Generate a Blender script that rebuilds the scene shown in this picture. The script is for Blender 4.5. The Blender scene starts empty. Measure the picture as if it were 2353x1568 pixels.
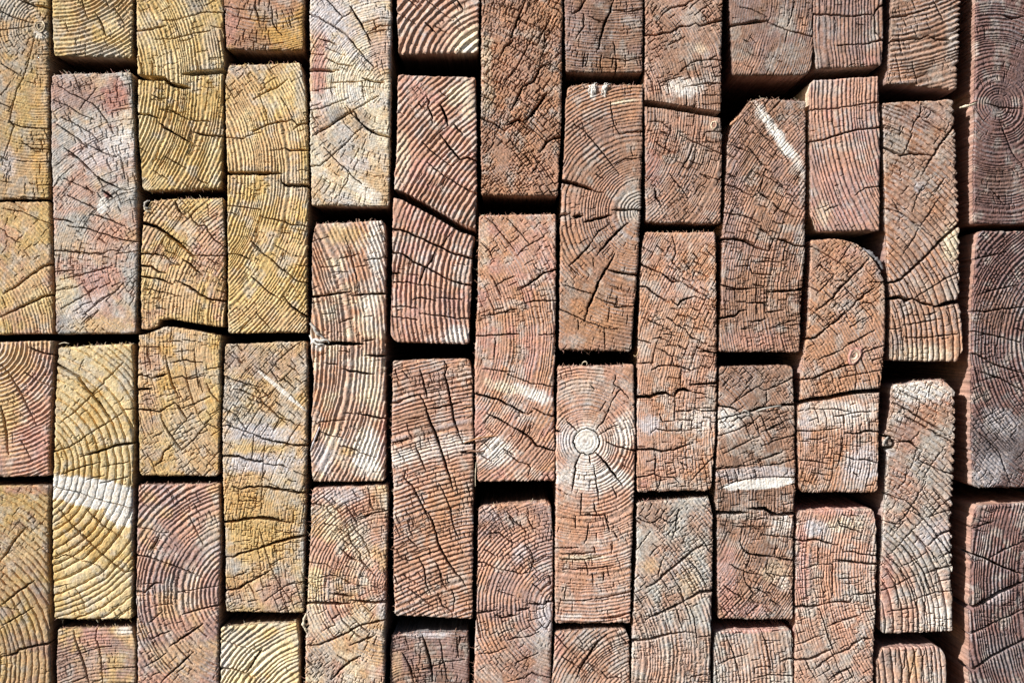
import bpy, math, random
import numpy as np

# ---------------------------------------------------------------- units
# The wall of beam ends is laid out in millimetre-like "grid units" measured
# on the real wall plane: x to the right, y downwards, h towards the viewer.
U = 0.00025          # metres per grid unit
CX, CY = 1176.0, 784.0
STEP = 1.25          # mesh resolution on the weathered faces (grid units)
scene = bpy.context.scene
COL = scene.collection


def s2l(c):
    c = np.asarray(c, float) / 255.0
    return np.where(c <= 0.04045, c / 12.92, ((c + 0.055) / 1.055) ** 2.4)


PAL = {k: s2l(v) for k, v in dict(
    yellow=(208, 178, 122), pale=(224, 203, 160), gold=(204, 163, 97), tan=(204, 172, 133),
    cream=(228, 214, 188), orange=(193, 149, 120), amber=(186, 140, 103), brown=(173, 137, 116), dust=(191, 161, 143),
    umber=(142, 114, 98), pinkbrown=(194, 154, 134), pink=(194, 148, 138), red=(174, 120, 110),
    mauve=(166, 138, 130), plum=(134, 109, 106), lilac=(206, 200, 202), grey=(184, 178, 170),
    slate=(132, 130, 132), white=(234, 229, 222), dusk=(142, 111, 105), char=(80, 66, 62)).items()}


# ---------------------------------------------------------------- noise
def _h(ix, iy, seed):
    n = (ix.astype(np.int64) * 374761393 + iy.astype(np.int64) * 668265263 + seed * 974634777) & 0xFFFFFFFF
    n = ((n ^ (n >> 13)) * 1274126177) & 0xFFFFFFFF
    n = ((n ^ (n >> 16)) * 2246822519) & 0xFFFFFFFF
    n = n ^ (n >> 15)
    return n.astype(np.float64) / 4294967295.0


def vn(x, y, seed):
    ix = np.floor(x); iy = np.floor(y)
    fx = x - ix; fy = y - iy
    fx = fx * fx * (3 - 2 * fx); fy = fy * fy * (3 - 2 * fy)
    a = _h(ix, iy, seed); b = _h(ix + 1, iy, seed); c = _h(ix, iy + 1, seed); d = _h(ix + 1, iy + 1, seed)
    return ((a * (1 - fx) + b * fx) * (1 - fy) + (c * (1 - fx) + d * fx) * fy) * 2 - 1


def fbm(x, y, seed, o=3):
    t = 0; a = 0.6; f = 1.0
    for k in range(o):
        t = t + a * vn(x * f + 7.3 * k, y * f - 3.1 * k, seed + k * 17)
        a *= 0.5; f *= 2.03
    return t


def sst(a, b, x):
    t = np.clip((x - a) / (b - a), 0, 1)
    return t * t * (3 - 2 * t)


# ---------------------------------------------------------------- traced checks
ORG = {'0': 0.0, '1': 582.4, '2': 1164.8, '3': 1650.2}
ROW = {'0': 0.0, '1': 399.9, '2': 799.9, '3': 1167.7}
K = 0.25510
CRACKS = """
00|12:170,0 300,50 430,75|8:10,110 150,170 300,215|6:0,275 150,262 300,240|7:325,310 260,560 215,700 150,840 90,1090 130,1140 80,1300 20,1450|9:80,1100 200,1145 440,1170|6:0,930 120,980|6:20,580 200,690|8:200,1280 300,1345 440,1350|5:160,1450 440,1460
00|8:745,0 775,130 800,185|11:860,120 905,190 930,260 960,330|7:950,0 985,70|6:1040,80 1130,240|5:940,360 970,420|6:770,400 770,490|5:590,210 620,290|5:690,350 690,420
00|6:540,780 650,850 720,880 850,945 960,1080 1030,1210|5:880,795 720,990|6:500,910 640,970 720,1030 860,1085|5:560,1060 700,1130 840,1210 900,1290|9:520,1120 700,1250 800,1340|10:590,1340 700,1420 850,1560|7:820,1320 960,1390 1060,1420
00|10:1240,285 1370,265 1500,235|7:1470,190 1600,180 1720,145|7:1400,355 1570,350 1650,325 1760,300 1900,280|34:1240,690 1330,705 1480,710 1530,745|30:1500,750 1600,775 1710,795|36:1650,670 1780,660 1900,650 2015,640|8:1370,855 1430,885 1520,895|8:1430,985 1520,990 1640,1050 1720,1085 1900,1100|12:1250,1030 1340,1035 1440,1070|12:1430,1100 1480,1150 1600,1220 1750,1300|12:1740,1190 1850,1220 1990,1230|8:1740,1300 1700,1400|8:1500,1420 1680,1520|7:1560,850 1530,960 1480,1080|7:1580,1230 1540,1340 1450,1480 1400,1568|5:1880,720 1870,860 1850,1000|7:1720,145 1860,110 1990,120|7:1900,240 2000,255
00|6:2040,65 2200,90 2350,100|6:2290,60 2330,150 2340,250|10:2270,1190 2352,1150|8:2040,1240 2190,1250 2270,1210 2352,1195
01|14:480,790 390,830 260,920 130,1020 30,1075|16:490,1070 380,1105 340,1130 200,1190 0,1290|5:0,490 40,510 60,560 180,620|5:30,310 200,340 330,400 420,450
01|6:580,40 700,95 860,175|10:850,0 960,75 1100,140|12:930,150 1020,215|7:610,190 740,255 860,310|8:820,360 960,400 1130,470|10:490,405 580,415 670,440|8:620,470 800,495 960,545 1080,590 1220,610|9:520,690 650,700 800,712 950,715 980,690 1100,690|7:500,885 680,865|9:610,940 830,885 1020,825|6:510,1050 680,1025 760,985|7:560,1215 700,1130 850,1050|9:750,1270 900,1150 1040,1060 1120,980|7:890,1240 760,1350|5:1060,720 1240,690
01|14:1580,240 1600,310 1640,360|8:1640,370 1690,340 1740,420 1790,470 1850,460 1930,590 2010,670|7:1640,370 1580,470 1510,540|20:1290,430 1400,470 1480,520 1600,610 1740,735|8:1740,735 1880,735 2000,735|10:1650,760 1740,840 1830,915|10:1280,715 1390,720 1480,735|8:1480,735 1540,790 1630,830|12:1280,820 1360,830 1430,880 1500,890|12:1290,920 1440,945 1560,995|12:1590,960 1700,1010 1800,1085 1900,1130 2010,1145|6:1310,1030 1450,1060 1640,1105|6:1400,1190 1500,1220|6:1500,540 1440,650 1360,760|6:1830,440 1970,360|5:1870,270 1880,380|5:1760,280 1700,340
01|7:2050,280 2200,300 2352,320|9:2260,600 2352,690|7:2040,715 2150,720 2240,770|8:2270,930 2352,1000
02|10:0,140 80,220 190,400 260,550 330,690|9:220,215 320,280 440,345|16:10,520 50,700 80,950|12:260,-10 380,40 450,60|5:190,830 250,930 290,1020
02|9:550,670 690,560 830,420 960,280 1110,130|9:520,930 640,880 800,770 1000,650 1110,580|7:1110,555 1215,540|14:730,970 900,925 1050,870 1215,845|8:560,1130 720,1070 910,1020|7:930,1060 1160,1020|6:780,1180 950,1140|6:910,1215 1160,1150|5:480,1240 700,1290 860,1350 1080,1410 1190,1445|14:550,140 700,250 800,380 900,500 1000,620 1040,720
02|10:1500,60 1510,150 1550,290 1580,370 1620,450|14:1370,270 1440,250 1510,225|10:1250,235 1330,245 1380,275|14:1255,375 1380,360|10:1250,550 1360,555 1440,570 1500,530 1580,490|10:1590,490 1640,570 1690,640|8:1690,640 1620,700 1560,780|10:1450,590 1490,700 1550,790 1640,910|10:1570,860 1480,930 1460,1010 1400,1055|8:1640,915 1760,810 1830,720 1880,680|7:1880,680 1990,750|8:1560,270 1650,250 1690,280 1860,240|8:1540,130 1680,105 1770,125 1830,125|8:1650,535 1740,500 1900,430|7:1860,320 1900,400 1980,510|5:1330,940 1390,1060 1400,1110|6:1690,630 1750,580|6:1380,800 1460,760|6:1850,190 1980,160|6:1800,290 1830,400
02|8:2030,240 2100,280 2200,310 2352,350|7:2030,530 2130,600 2220,730|8:2020,700 2060,690 2200,745 2352,790|14:2030,965 2150,970 2220,1000 2352,1015|5:2290,770 2270,1000|10:2100,1240 2170,1265 2230,1245 2352,1245|5:2150,1270 2150,1370 2350,1370|7:2110,360 2260,410 2352,460|18:2010,1567 2150,1545 2352,1515
03|13:0,475 60,400 140,270 235,165|11:20,860 150,755 310,645|9:20,1050 180,960 305,890|15:0,1335 150,1300 170,1270 300,1235 450,1210|7:0,870 80,900 170,910
03|9:540,0 660,150 800,290 950,430 1130,570 1180,550|8:800,20 930,150 1110,260|7:475,465 600,410 720,460 800,475 910,520|4:680,710 740,790 770,880
03|12:665,1100 680,1200 730,1340 770,1480 800,1568|9:870,1080 860,1170 890,1260 910,1400 920,1568|7:690,1320 790,1280 890,1255 1000,1240|9:920,1450 1050,1430 1200,1430|8:650,1568 770,1510|7:830,1568 910,1540
03|11:1240,415 1330,430 1480,490 1560,515 1680,560 1850,630|6:1250,160 1380,190 1440,220 1520,215|12:1440,240 1350,390|10:1230,740 1300,755 1390,670 1460,670|10:1640,950 1780,910 1980,860|11:1520,1245 1680,1140 1830,1035|9:1360,1175 1440,1130 1540,1100|9:1300,1420 1420,1355 1500,1300|10:1450,1560 1590,1430 1740,1290|8:1350,1020 1460,920|6:1400,870 1560,855|6:1600,750 1950,690|6:1560,1210 1680,1330 1740,1400|6:1700,60 1830,330|6:1370,1200 1440,1330 1540,1440|6:1780,1080 1860,1150
03|10:2030,430 2110,435 2140,410 2250,380 2352,350|8:2110,610 2220,570|12:2020,740 2140,720 2240,660 2352,605|7:2240,680 2290,760|11:1980,1440 2080,1440 2190,1480 2300,1530|12:2352,1270 2280,1380 2210,1490|6:2000,1170 2140,1240 2300,1270
10|7:165,60 170,200 230,300 255,320|6:20,60 40,180|7:170,170 60,170|9:0,900 90,840 170,810 230,780 310,715|10:0,1175 100,1135 215,1100 300,1095 355,1080|8:355,1080 400,1130|10:500,1110 410,1120 360,1170|12:280,1340 340,1360 490,1350|5:250,880 300,960 350,1060|5:50,850 110,1000 130,1110|24:-240,1560 -120,1560 0,1560 120,1562 255,1562|6:390,1540 440,1530 500,1550|6:150,1360 290,1340
10|10:510,125 600,165 740,250 850,330 910,410 1000,510|9:980,510 1050,570 1090,610|7:660,0 740,90 810,165|7:740,240 800,170 880,120 890,60|12:870,60 940,170 1010,290|7:1010,290 1060,380|9:1020,300 1100,265 1150,240 1220,235|8:590,355 690,380 760,415|9:660,530 760,580 900,605|20:500,645 600,635 680,645 770,640|9:700,755 830,745 980,740|12:985,710 1060,735 1180,750|6:560,820 740,790|8:510,1000 630,980 740,930 860,890|7:1130,870 1020,930 900,1000|16:560,1215 700,1130 770,1080 900,1010|16:960,1110 1040,1170 1130,1215 1235,1245|10:960,1110 910,1010|9:510,1500 600,1495 700,1410 820,1310 930,1190 970,1160|6:640,1330 760,1460 880,1568|6:980,740 990,850 1000,900|5:650,430 830,510|5:540,490 640,500
10|6:1390,0 1490,80|5:1300,110 1460,215|6:1560,0 1640,70 1780,180|10:1550,205 1640,295|6:1640,240 1760,310|10:1830,0 1890,95
10|10:1560,870 1580,920 1570,960 1610,1050 1610,1120|16:1680,940 1720,1020 1750,1130|8:1690,930 1760,870|7:1760,1130 1650,1220 1590,1290|10:1800,1120 1890,1210|11:1680,1215 1760,1320 1860,1440 1920,1420 1980,1450|6:1520,1280 1600,1360 1780,1500|7:1560,1460 1680,1560|5:1670,820 1730,870|6:1860,1440 1790,1500
10|12:2352,340 2310,400 2260,430 2220,520|8:2352,620 2300,690 2240,800|10:2050,1050 2150,1110 2260,1170 2330,1130|6:2060,830 2180,930 2240,980
11|24:250,75 290,100 400,100 500,110|9:60,380 180,410 260,420 340,455 460,465|9:0,650 150,760 310,900 390,960 490,990|9:0,930 130,1060 260,1140|12:270,1100 340,1190 470,1300|6:400,820 490,835|6:20,1240 150,1390|7:250,30 250,80|4:200,640 330,720|7:860,0 850,70 800,140|5:700,80 640,180|5:870,0 980,90
11|5:550,610 680,560|8:770,760 880,735 960,715|8:1000,775 1080,765 1190,745|6:600,840 780,825|8:830,580 870,690 900,820 920,900 940,1060|7:920,835 1030,820|14:540,1105 650,1090 760,1070 880,1060|14:885,1095 980,1080 1060,1080 1190,1070|8:770,1340 840,1310 900,1300|6:990,1290 1080,1270|22:580,1520 660,1525 790,1525 980,1530|10:990,1500 1080,1485|5:620,1260 740,1250|5:740,880 850,880
11|54:1235,160 1340,195 1500,275 1640,350 1760,420 1880,490 2010,540|12:1260,495 1350,510 1460,560 1560,600 1700,665 1800,715 1940,760|10:1250,700 1350,720 1440,790 1560,840 1720,930 1840,980 1970,1005|9:1250,980 1380,970 1480,995|6:1480,995 1560,1000 1700,1030|7:1250,1195 1350,1190 1480,1210|8:1430,1130 1510,1110 1600,1130 1640,1140|8:1490,1255 1590,1265 1680,1275 1850,1300 1950,1300|10:1250,890 1330,895|9:1680,660 1740,580 1790,520|12:1640,680 1600,780 1540,850 1490,990|8:1690,0 1850,100 1990,190|9:1750,20 1680,110|5:1250,1280 1480,1310|6:1650,1110 1880,1130
11|8:2352,920 2270,950 2170,1010|8:2050,1280 2200,1260 2352,1210|9:2000,1455 2150,1450 2352,1440|5:2150,430 2280,590 2352,690
12|8:0,420 70,470 170,560 240,630 330,650 380,690 440,695|7:50,450 130,420 180,380|12:0,770 90,810 170,835 270,850 370,870 480,875|7:230,640 180,730|14:0,1010 90,1020|8:90,1030 180,1050 240,1045 340,1090|5:110,840 90,1000 75,1300 70,1450|16:0,1240 120,1245 200,1265 300,1275 400,1300 480,1295|18:-10,1515 130,1530 220,1550 330,1568|8:220,300 280,270 380,370|8:150,190 220,290|7:310,150 380,200|7:370,1100 440,1150
12|12:800,180 880,205 980,220 1080,235|14:1000,65 1170,70|7:760,150 640,130|8:580,665 700,655 820,645|11:920,585 1010,600 1090,620 1170,635|6:820,580 900,590|9:780,880 890,900 960,940 1090,985|7:640,780 800,800|20:600,680 560,830 500,930|5:600,750 700,790
12|7:550,1390 660,1420 690,1490 760,1530|7:840,1430 930,1560|6:920,1530 1050,1490 1180,1460|6:1040,1270 1050,1430|6:700,1340 740,1390 670,1420
12|12:1720,110 1740,170 1725,250 1760,390 1790,540 1810,660 1850,770 1890,860|10:1500,190 1520,260 1545,370 1565,450|14:1500,420 1550,520 1570,610 1640,770 1700,960 1760,1140 1800,1270|9:1250,495 1300,490 1390,440 1500,410|10:1560,550 1680,530 1790,505 1880,480|8:1880,540 1970,520|10:1460,880 1500,980 1550,1100|10:1370,1100 1360,1170 1420,1230 1480,1330 1560,1500 1610,1568|9:1670,1220 1720,1310 1780,1480 1790,1568|12:1880,860 1990,840|9:1250,860 1400,810|6:1560,380 1720,350|16:1870,935 1990,930|6:1380,680 1400,760 1430,800|5:1340,200 1400,270|6:1400,640 1530,610
12|8:2060,180 2200,200 2352,215|11:1990,400 2080,430 2200,460 2352,540|10:2110,590 2230,650 2352,720|8:2130,600 2080,670|6:2050,960 2150,1020|6:2250,900 2352,960
13|20:-20,85 110,75 230,95|16:0,370 130,325 240,290 330,265 460,240|9:0,620 100,590 165,545|6:60,200 100,340 160,530 240,690 350,830|7:100,830 250,720 290,690 430,655|5:160,500 260,440|5:170,510 220,490
13|8:850,0 900,80 940,150|9:890,150 950,230 1010,310 1050,400|7:920,110 1080,40 1190,10|9:760,180 850,220 880,310 960,400 970,470 1100,610|10:780,350 880,450 960,480|6:520,480 650,500 720,540|8:600,620 700,590 780,620 860,660 1010,720|16:700,765 790,775 880,795|20:480,850 600,845 690,850 870,855|18:890,825 980,835 1090,845 1190,835|11:480,1235 600,1220 720,1170 850,1110 950,1050 1150,1000|10:870,1230 1000,1180 1100,1130|8:760,1320 860,1380|14:700,1540 760,1470 860,1380 970,1320|7:640,130 760,160|16:440,1130 490,1060 500,990|5:1060,690 1160,740
13|12:1540,0 1600,80 1640,220 1670,330 1730,440 1800,550 1870,630 1910,690|9:1780,0 1790,120 1850,280|9:1310,435 1400,465 1470,445 1570,400 1690,370|9:1490,440 1540,540 1550,660 1600,770|8:1640,470 1680,560 1690,640 1740,720|8:1390,260 1480,350|7:1340,590 1490,680|8:1390,710 1500,790 1600,870|9:1660,760 1700,870 1800,930|7:1780,720 1810,810 1800,920|6:1430,100 1440,160
13|16:1520,1150 1560,1280 1600,1440 1610,1568|10:1340,1310 1400,1420 1440,1568|8:1680,1190 1700,1340 1750,1568|9:1830,1170 1845,1350|7:1360,1150 1380,1230|8:1450,1460 1590,1440 1720,1390 1900,1370
13|8:2100,230 2210,220 2330,310|9:2020,485 2090,490 2200,550 2352,570|12:2010,945 2180,920|12:2180,960 2250,990 2352,960|7:2200,740 2352,790|8:2290,1190 2352,1160|8:2030,1310 2150,1300 2280,1250|7:2080,370 2180,430
20|13:170,0 110,150 50,300 20,390|8:400,150 330,280 290,370|9:210,370 160,480 60,660 0,720|15:385,580 300,610 240,740 140,780 90,900 30,1000|20:360,850 290,940 210,1040 150,1090|18:150,1090 100,1080 0,1130|8:150,1100 250,1190 350,1280|15:480,1235 420,1250 350,1290 300,1375|7:0,400 130,470 180,510 290,600|6:120,180 330,270 480,360|7:300,1450 220,1568|7:350,430 310,500 290,580|6:340,290 330,440|6:380,570 470,650|6:100,890 240,1000|5:0,1230 110,1360 250,1480
20|12:710,0 650,90 590,130|12:960,0 930,110 880,210 840,350 820,450|9:690,130 690,240 620,350|8:960,390 975,490|10:980,540 980,660|7:850,500 835,640|9:740,150 860,210|8:700,480 680,610|8:870,520 1060,550 1200,520|9:950,95 1080,110 1200,80
20|7:930,920 950,1060 960,1120 1010,1210|9:600,1120 700,1180 760,1260 880,1400 1010,1568|8:1010,1210 1090,1195 1190,1190|6:970,1490 1050,1440 1180,1420
20|10:1220,325 1330,320 1400,300 1470,300 1550,245 1630,245 1700,210|14:1700,210 1740,240 1840,205 1930,180|10:1390,140 1470,75 1600,50 1680,0|7:1340,200 1400,270|9:1610,610 1650,570 1760,545 1870,540 1930,550|6:1450,410 1600,340|7:1560,640 1620,600|8:1580,790 1700,770 1800,750 1920,755|7:1370,760 1450,720 1580,690|44:1225,927 1400,950 1600,985 1780,1015 1940,1040|8:1400,1110 1490,1180|8:1560,1220 1640,1260 1760,1310 1910,1390|9:1340,1280 1400,1330 1520,1385|9:1680,1300 1620,1450 1570,1520|7:1640,1450 1760,1490|7:1940,1180 1800,1190 1760,1240
20|15:2000,240 2100,220 2230,205 2352,195
21|12:440,855 330,890 250,950 150,1020 100,1050|9:90,1180 240,1140 320,1140 420,1140|7:340,560 200,640 120,690|6:0,400 90,490 200,630|7:0,1225 90,1215|7:0,1435 110,1435|6:290,1445 420,1440|5:240,810 270,860 330,880
21|24:490,58 590,85 720,125 800,160|8:800,160 870,170|20:480,375 560,360|20:590,385 680,378|18:700,435 800,405 940,370|12:950,325 1080,322 1200,325|14:1090,440 990,520 900,620 810,730|9:910,460 820,520 770,590|10:770,600 700,690 560,830|14:970,720 920,810 830,960 780,1090 730,1200 700,1310|14:910,860 1000,885 1150,915|7:480,1200 580,1260 700,1320 880,1380 1000,1400|8:990,1100 970,1200 1110,1190|7:920,1200 910,1330|6:800,1110 1000,1190|6:560,830 650,910|6:520,1000 700,1060 780,1080|6:800,0 870,50|7:640,1320 640,1400|7:880,1380 880,1568|6:770,760 780,830
21|8:1470,0 1520,70 1580,140 1630,220|12:1330,130 1340,210 1390,280|7:1640,50 1600,100|5:1700,150 1800,60|6:1740,0 1900,60
21|9:1490,560 1510,640 1520,720 1480,790 1540,840|11:1380,880 1440,930 1500,970 1560,965|8:1560,965 1700,1050 1800,1100|10:1190,1010 1250,1010 1340,1080 1470,1160|10:1480,1130 1540,1180 1570,1140 1690,1100|10:1240,810 1380,890|9:1680,710 1720,760|9:1250,1300 1400,1370|8:1450,1290 1530,1360 1600,1390 1660,1470 1800,1530|9:1180,1485 1300,1520|8:1410,1440 1510,1450|7:1600,790 1650,860|6:1700,870 1670,940|7:1320,1480 1400,1465|6:1800,690 1850,760|6:1700,870 1820,930
22|12:0,500 90,550 190,600|11:0,680 110,740 200,800 270,880 430,930|8:190,600 230,560|7:220,690 180,780|7:0,940 100,1020 190,1040 210,1080 190,1140|6:0,230 200,310 420,350|8:240,540 340,590 430,630
22|9:540,660 630,740|8:800,730 870,650 940,500|9:940,490 990,400 1030,370|7:830,780 950,700 1000,690|12:440,740 490,755|10:890,840 980,880 1140,930|12:800,940 880,1020 960,1130 1040,1230|10:660,950 620,1040 600,1190 585,1280|9:780,1050 800,1180 830,1370|7:740,960 750,1040|9:780,1390 790,1440 810,1490|9:670,1310 660,1490|10:660,1495 810,1500 870,1495|8:870,1490 920,1568|7:840,560 890,480|6:980,240 960,320 1030,370 1100,450|6:760,330 790,370|8:950,1250 990,1340|9:716,720 775,736 818,778 834,838 818,898 775,940 716,956 657,940 614,898 598,838 614,778 657,736 716,720
22|20:1160,440 1290,435 1370,405 1430,400 1500,435|20:1510,435 1530,380 1580,365 1660,385|9:1660,385 1800,420|14:1640,325 1740,320 1890,310|9:1570,190 1560,350|9:1520,570 1600,570 1700,550 1760,565 1870,555|8:1370,590 1400,660 1500,650|8:1300,760 1340,720 1450,740 1620,740|12:1160,910 1300,905 1400,925 1500,910 1580,885 1680,850|9:1340,970 1335,1120|9:1200,1165 1330,1130 1390,1160 1370,1230 1340,1290|7:1390,1160 1500,1160 1550,1210|8:1560,1020 1640,1070|8:1640,1210 1720,1120 1830,970|8:1400,20 1490,80 1500,150|10:1740,30 1800,25 1870,45|9:1480,150 1560,165 1660,200 1700,190|8:1300,200 1360,160 1480,150|9:1170,135 1320,130|8:1510,440 1510,650|7:1430,690 1440,740
23|8:0,30 80,130 180,210|8:180,80 230,180 280,190|9:0,280 80,320|9:0,555 110,590 190,580|8:210,370 240,480 200,580|14:80,920 160,910 200,895|14:0,968 70,965|12:200,850 280,865 340,870|12:340,870 360,840 420,835|9:0,1185 100,1160 200,1155 290,1110|8:80,1390 170,1350 280,1300|9:0,1560 150,1530 220,1480 380,1540|7:230,680 320,750|6:160,330 210,380
23|9:880,40 900,120 920,205|8:730,150 720,260 690,310|8:620,60 615,170|7:960,200 990,260|9:450,350 640,350|10:490,405 640,405 790,395|10:480,455 690,455 850,430|8:690,455 720,520 730,590|8:770,580 770,690|8:870,570 870,650|9:500,545 720,540 960,510|9:490,825 660,828 880,800 1110,740|8:780,340 790,400|8:950,300 940,400|10:850,990 1000,970 1100,930
23|9:450,1120 500,1210 560,1270|7:640,1240 720,1290|13:900,1130 820,1200 740,1310 680,1410 620,1530|8:730,1390 830,1450|7:910,1250 950,1310|8:490,1330 650,1430|8:850,1470 910,1530 980,1510 1040,1540
23|8:1180,70 1290,130 1380,80 1420,10|9:1550,0 1520,100 1520,180 1480,280|8:1380,80 1470,130 1520,100|14:1250,710 1330,670 1450,560 1560,470 1680,370 1740,330|9:1740,330 1800,330 1850,310|14:1240,1000 1380,930 1520,870 1600,830|18:1600,830 1740,750 1850,735|14:1130,1195 1290,1170 1440,1130 1610,1105|8:1610,1105 1690,1120|9:1700,1155 1850,1140|9:1520,880 1550,1000 1580,1080|7:1620,840 1680,960 1700,1100 1710,1250|9:1640,1530 1660,1510 1760,1495 1840,1490|8:1410,440 1390,480 1360,600|7:1610,430 1700,530 1800,690|8:1290,420 1330,370 1360,340|6:1460,560 1560,720 1600,830
30|14:90,245 200,220 340,190 440,195|9:440,195 530,240 640,280 830,335|7:690,10 660,140 620,240|7:200,60 320,90 440,155|7:620,280 600,390|7:290,340 350,390|10:850,130 1000,135 1200,150 1390,130|11:1400,150 1410,110 1450,60 1480,30|9:1070,410 1200,400 1300,400|11:1300,405 1370,385 1460,360 1500,380|10:1410,150 1410,290 1460,370
30|7:1740,0 1780,100|9:1930,0 1970,80 2020,190|9:1560,160 1680,150 1800,110 1900,70|11:1560,380 1680,360 1800,355 1890,325|14:1890,325 1950,360 2050,360 2110,385|8:1620,320 1640,430 1660,500|7:1740,560 1770,680 1790,760|6:1870,200 1910,270|6:1660,170 1690,240|6:1760,270 1780,330|6:1600,520 1640,740
30|7:310,1110 400,1220 560,1350 640,1460|8:230,1080 280,1140|8:160,1320 220,1350|9:250,1320 310,1360 350,1430 430,1500|7:370,1320 440,1370 530,1450|8:820,995 1000,985 1150,965 1300,940 1440,925|11:820,1285 950,1260 1050,1225 1250,1170 1440,1145
30|9:1830,930 1810,1050 1760,1110 1730,1200|13:1490,1320 1560,1360 1650,1400 1720,1385 1830,1390 1930,1405|11:2080,1150 1990,1310 1900,1450 1840,1560|8:1740,1200 1700,1320 1640,1430|7:1640,1130 1630,1220|7:1800,1050 1950,1150 2080,1220|6:1500,1120 1640,1190 1740,1240
31|8:70,90 200,140 310,210 360,170|11:360,170 480,240|9:490,260 560,330 680,390|9:410,20 370,160|8:410,10 540,90 650,170|16:20,590 130,580 230,600 320,650 400,680 460,690|10:460,690 490,580|12:490,580 600,600 680,640 790,655|8:360,490 440,530 490,580|8:150,830 280,825 300,890 420,905 480,905|10:20,990 160,1035 300,1030|14:420,1065 560,1055 640,1050 780,1030|9:320,1000 420,1005|10:250,1160 330,1155 420,1160 420,1240|9:420,1250 500,1235 590,1220|14:20,1300 160,1275 190,1230 250,1225|10:300,1335 430,1305|8:460,1390 600,1340 700,1310|8:200,1395 300,1385|7:300,790 430,785 560,795|8:80,350 200,370 300,400 380,440
31|7:1230,190 1320,130 1440,105|5:960,330 1080,280|8:860,650 1000,740 1100,800 1180,890|8:1190,640 1090,790|9:880,860 920,820 1000,890 1040,910|8:1040,910 980,980 910,1060|8:820,990 910,1060|11:1360,750 1280,850 1190,930 1120,1000 1030,1110 960,1170 880,1230|7:820,1190 900,1270 1000,1370 1080,1450|9:1130,1010 1250,1140|11:1410,1020 1310,1090 1250,1140 1180,1220|11:1180,1220 1100,1290 990,1370 880,1470 780,1490|8:1410,1400 1250,1490 1130,1560|7:1310,1300 1180,1380|8:1300,1160 1380,1165 1440,1240|7:1050,960 1170,960|8:1370,975 1510,970
31|8:1850,100 1780,220 1740,340|8:2040,30 1950,170|16:2140,450 2040,560 1920,680 1800,800 1630,955 1550,985|9:2000,200 1880,380 1810,470|9:1800,490 1750,590 1660,720|9:2140,880 2030,950 1900,1030 1770,1110|24:1570,1120 1640,1110 1690,1140 1750,1120|16:1750,1120 1830,1160 1950,1190|26:1950,1195 2070,1160 2210,1128|8:1850,1275 1950,1240|9:1660,1360 1780,1340 1880,1320 2000,1300|8:1550,1400 1650,1385|9:1680,1475 1850,1470 2150,1440|8:1500,300 1640,350 1810,470|7:1560,230 1650,370|9:1810,470 1950,590|7:1960,600 2100,740|8:1830,800 1900,880 1950,980|8:1680,950 1760,1070|9:1640,1150 1680,1310
32|9:150,480 260,400 370,340|8:370,345 410,380 530,335 640,265|8:430,390 440,490|10:0,515 130,530 200,580|16:200,580 300,565 360,540 480,530 600,505 690,500|8:0,650 120,610 240,580|8:20,790 160,740 310,660|9:50,950 200,870 370,790|8:340,650 370,780|9:390,750 530,690 620,640|9:390,880 500,830 660,780|9:10,1085 150,1070 330,1040|10:350,1010 480,970 580,930|9:390,1060 540,1040 680,990|22:-10,1480 150,1480 260,1475|22:270,1440 420,1440 490,1490 560,1500 690,1475|6:190,1080 190,1130|5:20,1260 150,1200 300,1165 500,1155 680,1165
32|9:900,100 1050,40 1130,0|11:750,285 850,270 980,210 1120,165 1250,125|9:1180,100 1350,20 1480,-30|7:1080,270 1220,240 1470,190|9:1240,290 1230,380|28:715,500 830,460 980,445 1080,420 1230,395 1460,375|7:850,545 1050,545 1200,570|10:1050,610 1130,600 1130,720|7:1130,600 1260,570 1380,570|10:1140,765 1270,765 1330,740 1430,750|8:1120,800 1110,900 1090,1000 1060,1080|8:740,745 900,740 1100,715|8:800,820 900,820 970,800|9:1100,965 1230,1000 1320,1000 1420,1030|8:750,1000 860,1010 950,1030 1010,1040|7:830,1110 1000,1140|7:1210,1110 1260,1150|6:1240,210 1240,280|6:1250,770 1250,960
32|8:1930,310 1900,370 1890,430|7:1630,380 1800,460 1900,530|9:1580,470 1720,560 1860,650 2000,740 2090,800|8:1820,470 1790,580 1760,660|16:1480,775 1540,800 1590,840 1560,890 1500,910|12:1590,845 1720,835 1790,890 1840,915|8:1830,930 1800,1000 1900,1050 2000,1100|10:2000,1100 2100,1140|8:1740,830 1810,750|9:2040,880 1960,990 1900,1080 1840,1170|8:1700,1090 1680,1200 1620,1260|8:1480,1290 1600,1340 1700,1370|9:1870,1200 1800,1320 1740,1420 1640,1568|8:1620,570 1760,650 1900,730 2090,850|9:1690,1370 1800,1470 1850,1540|9:2080,1340 1990,1420 1900,1530
33|8:130,150 200,165 300,160 390,165|8:410,235 540,250 680,260|12:220,380 300,415 420,425 510,430|12:510,430 580,455 680,470|9:100,500 180,540 280,580 400,600|9:230,570 240,660 290,715 350,720 460,780|8:50,690 140,750 240,820|9:430,575 560,610 680,605|8:470,820 560,880|8:290,710 310,770 260,830|8:290,430 250,540|6:210,180 200,300|8:440,460 430,570|8:520,330 510,420|8:190,290 220,360 280,400
33|9:390,1090 430,1210 460,1330 480,1480|9:0,1400 130,1350 270,1310|9:70,1140 140,1300 180,1450 200,1568|9:330,1490 330,1440 400,1425 480,1430|12:560,1380 640,1350 690,1365|7:400,1190 560,1195|9:320,1530 450,1500 660,1510
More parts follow.
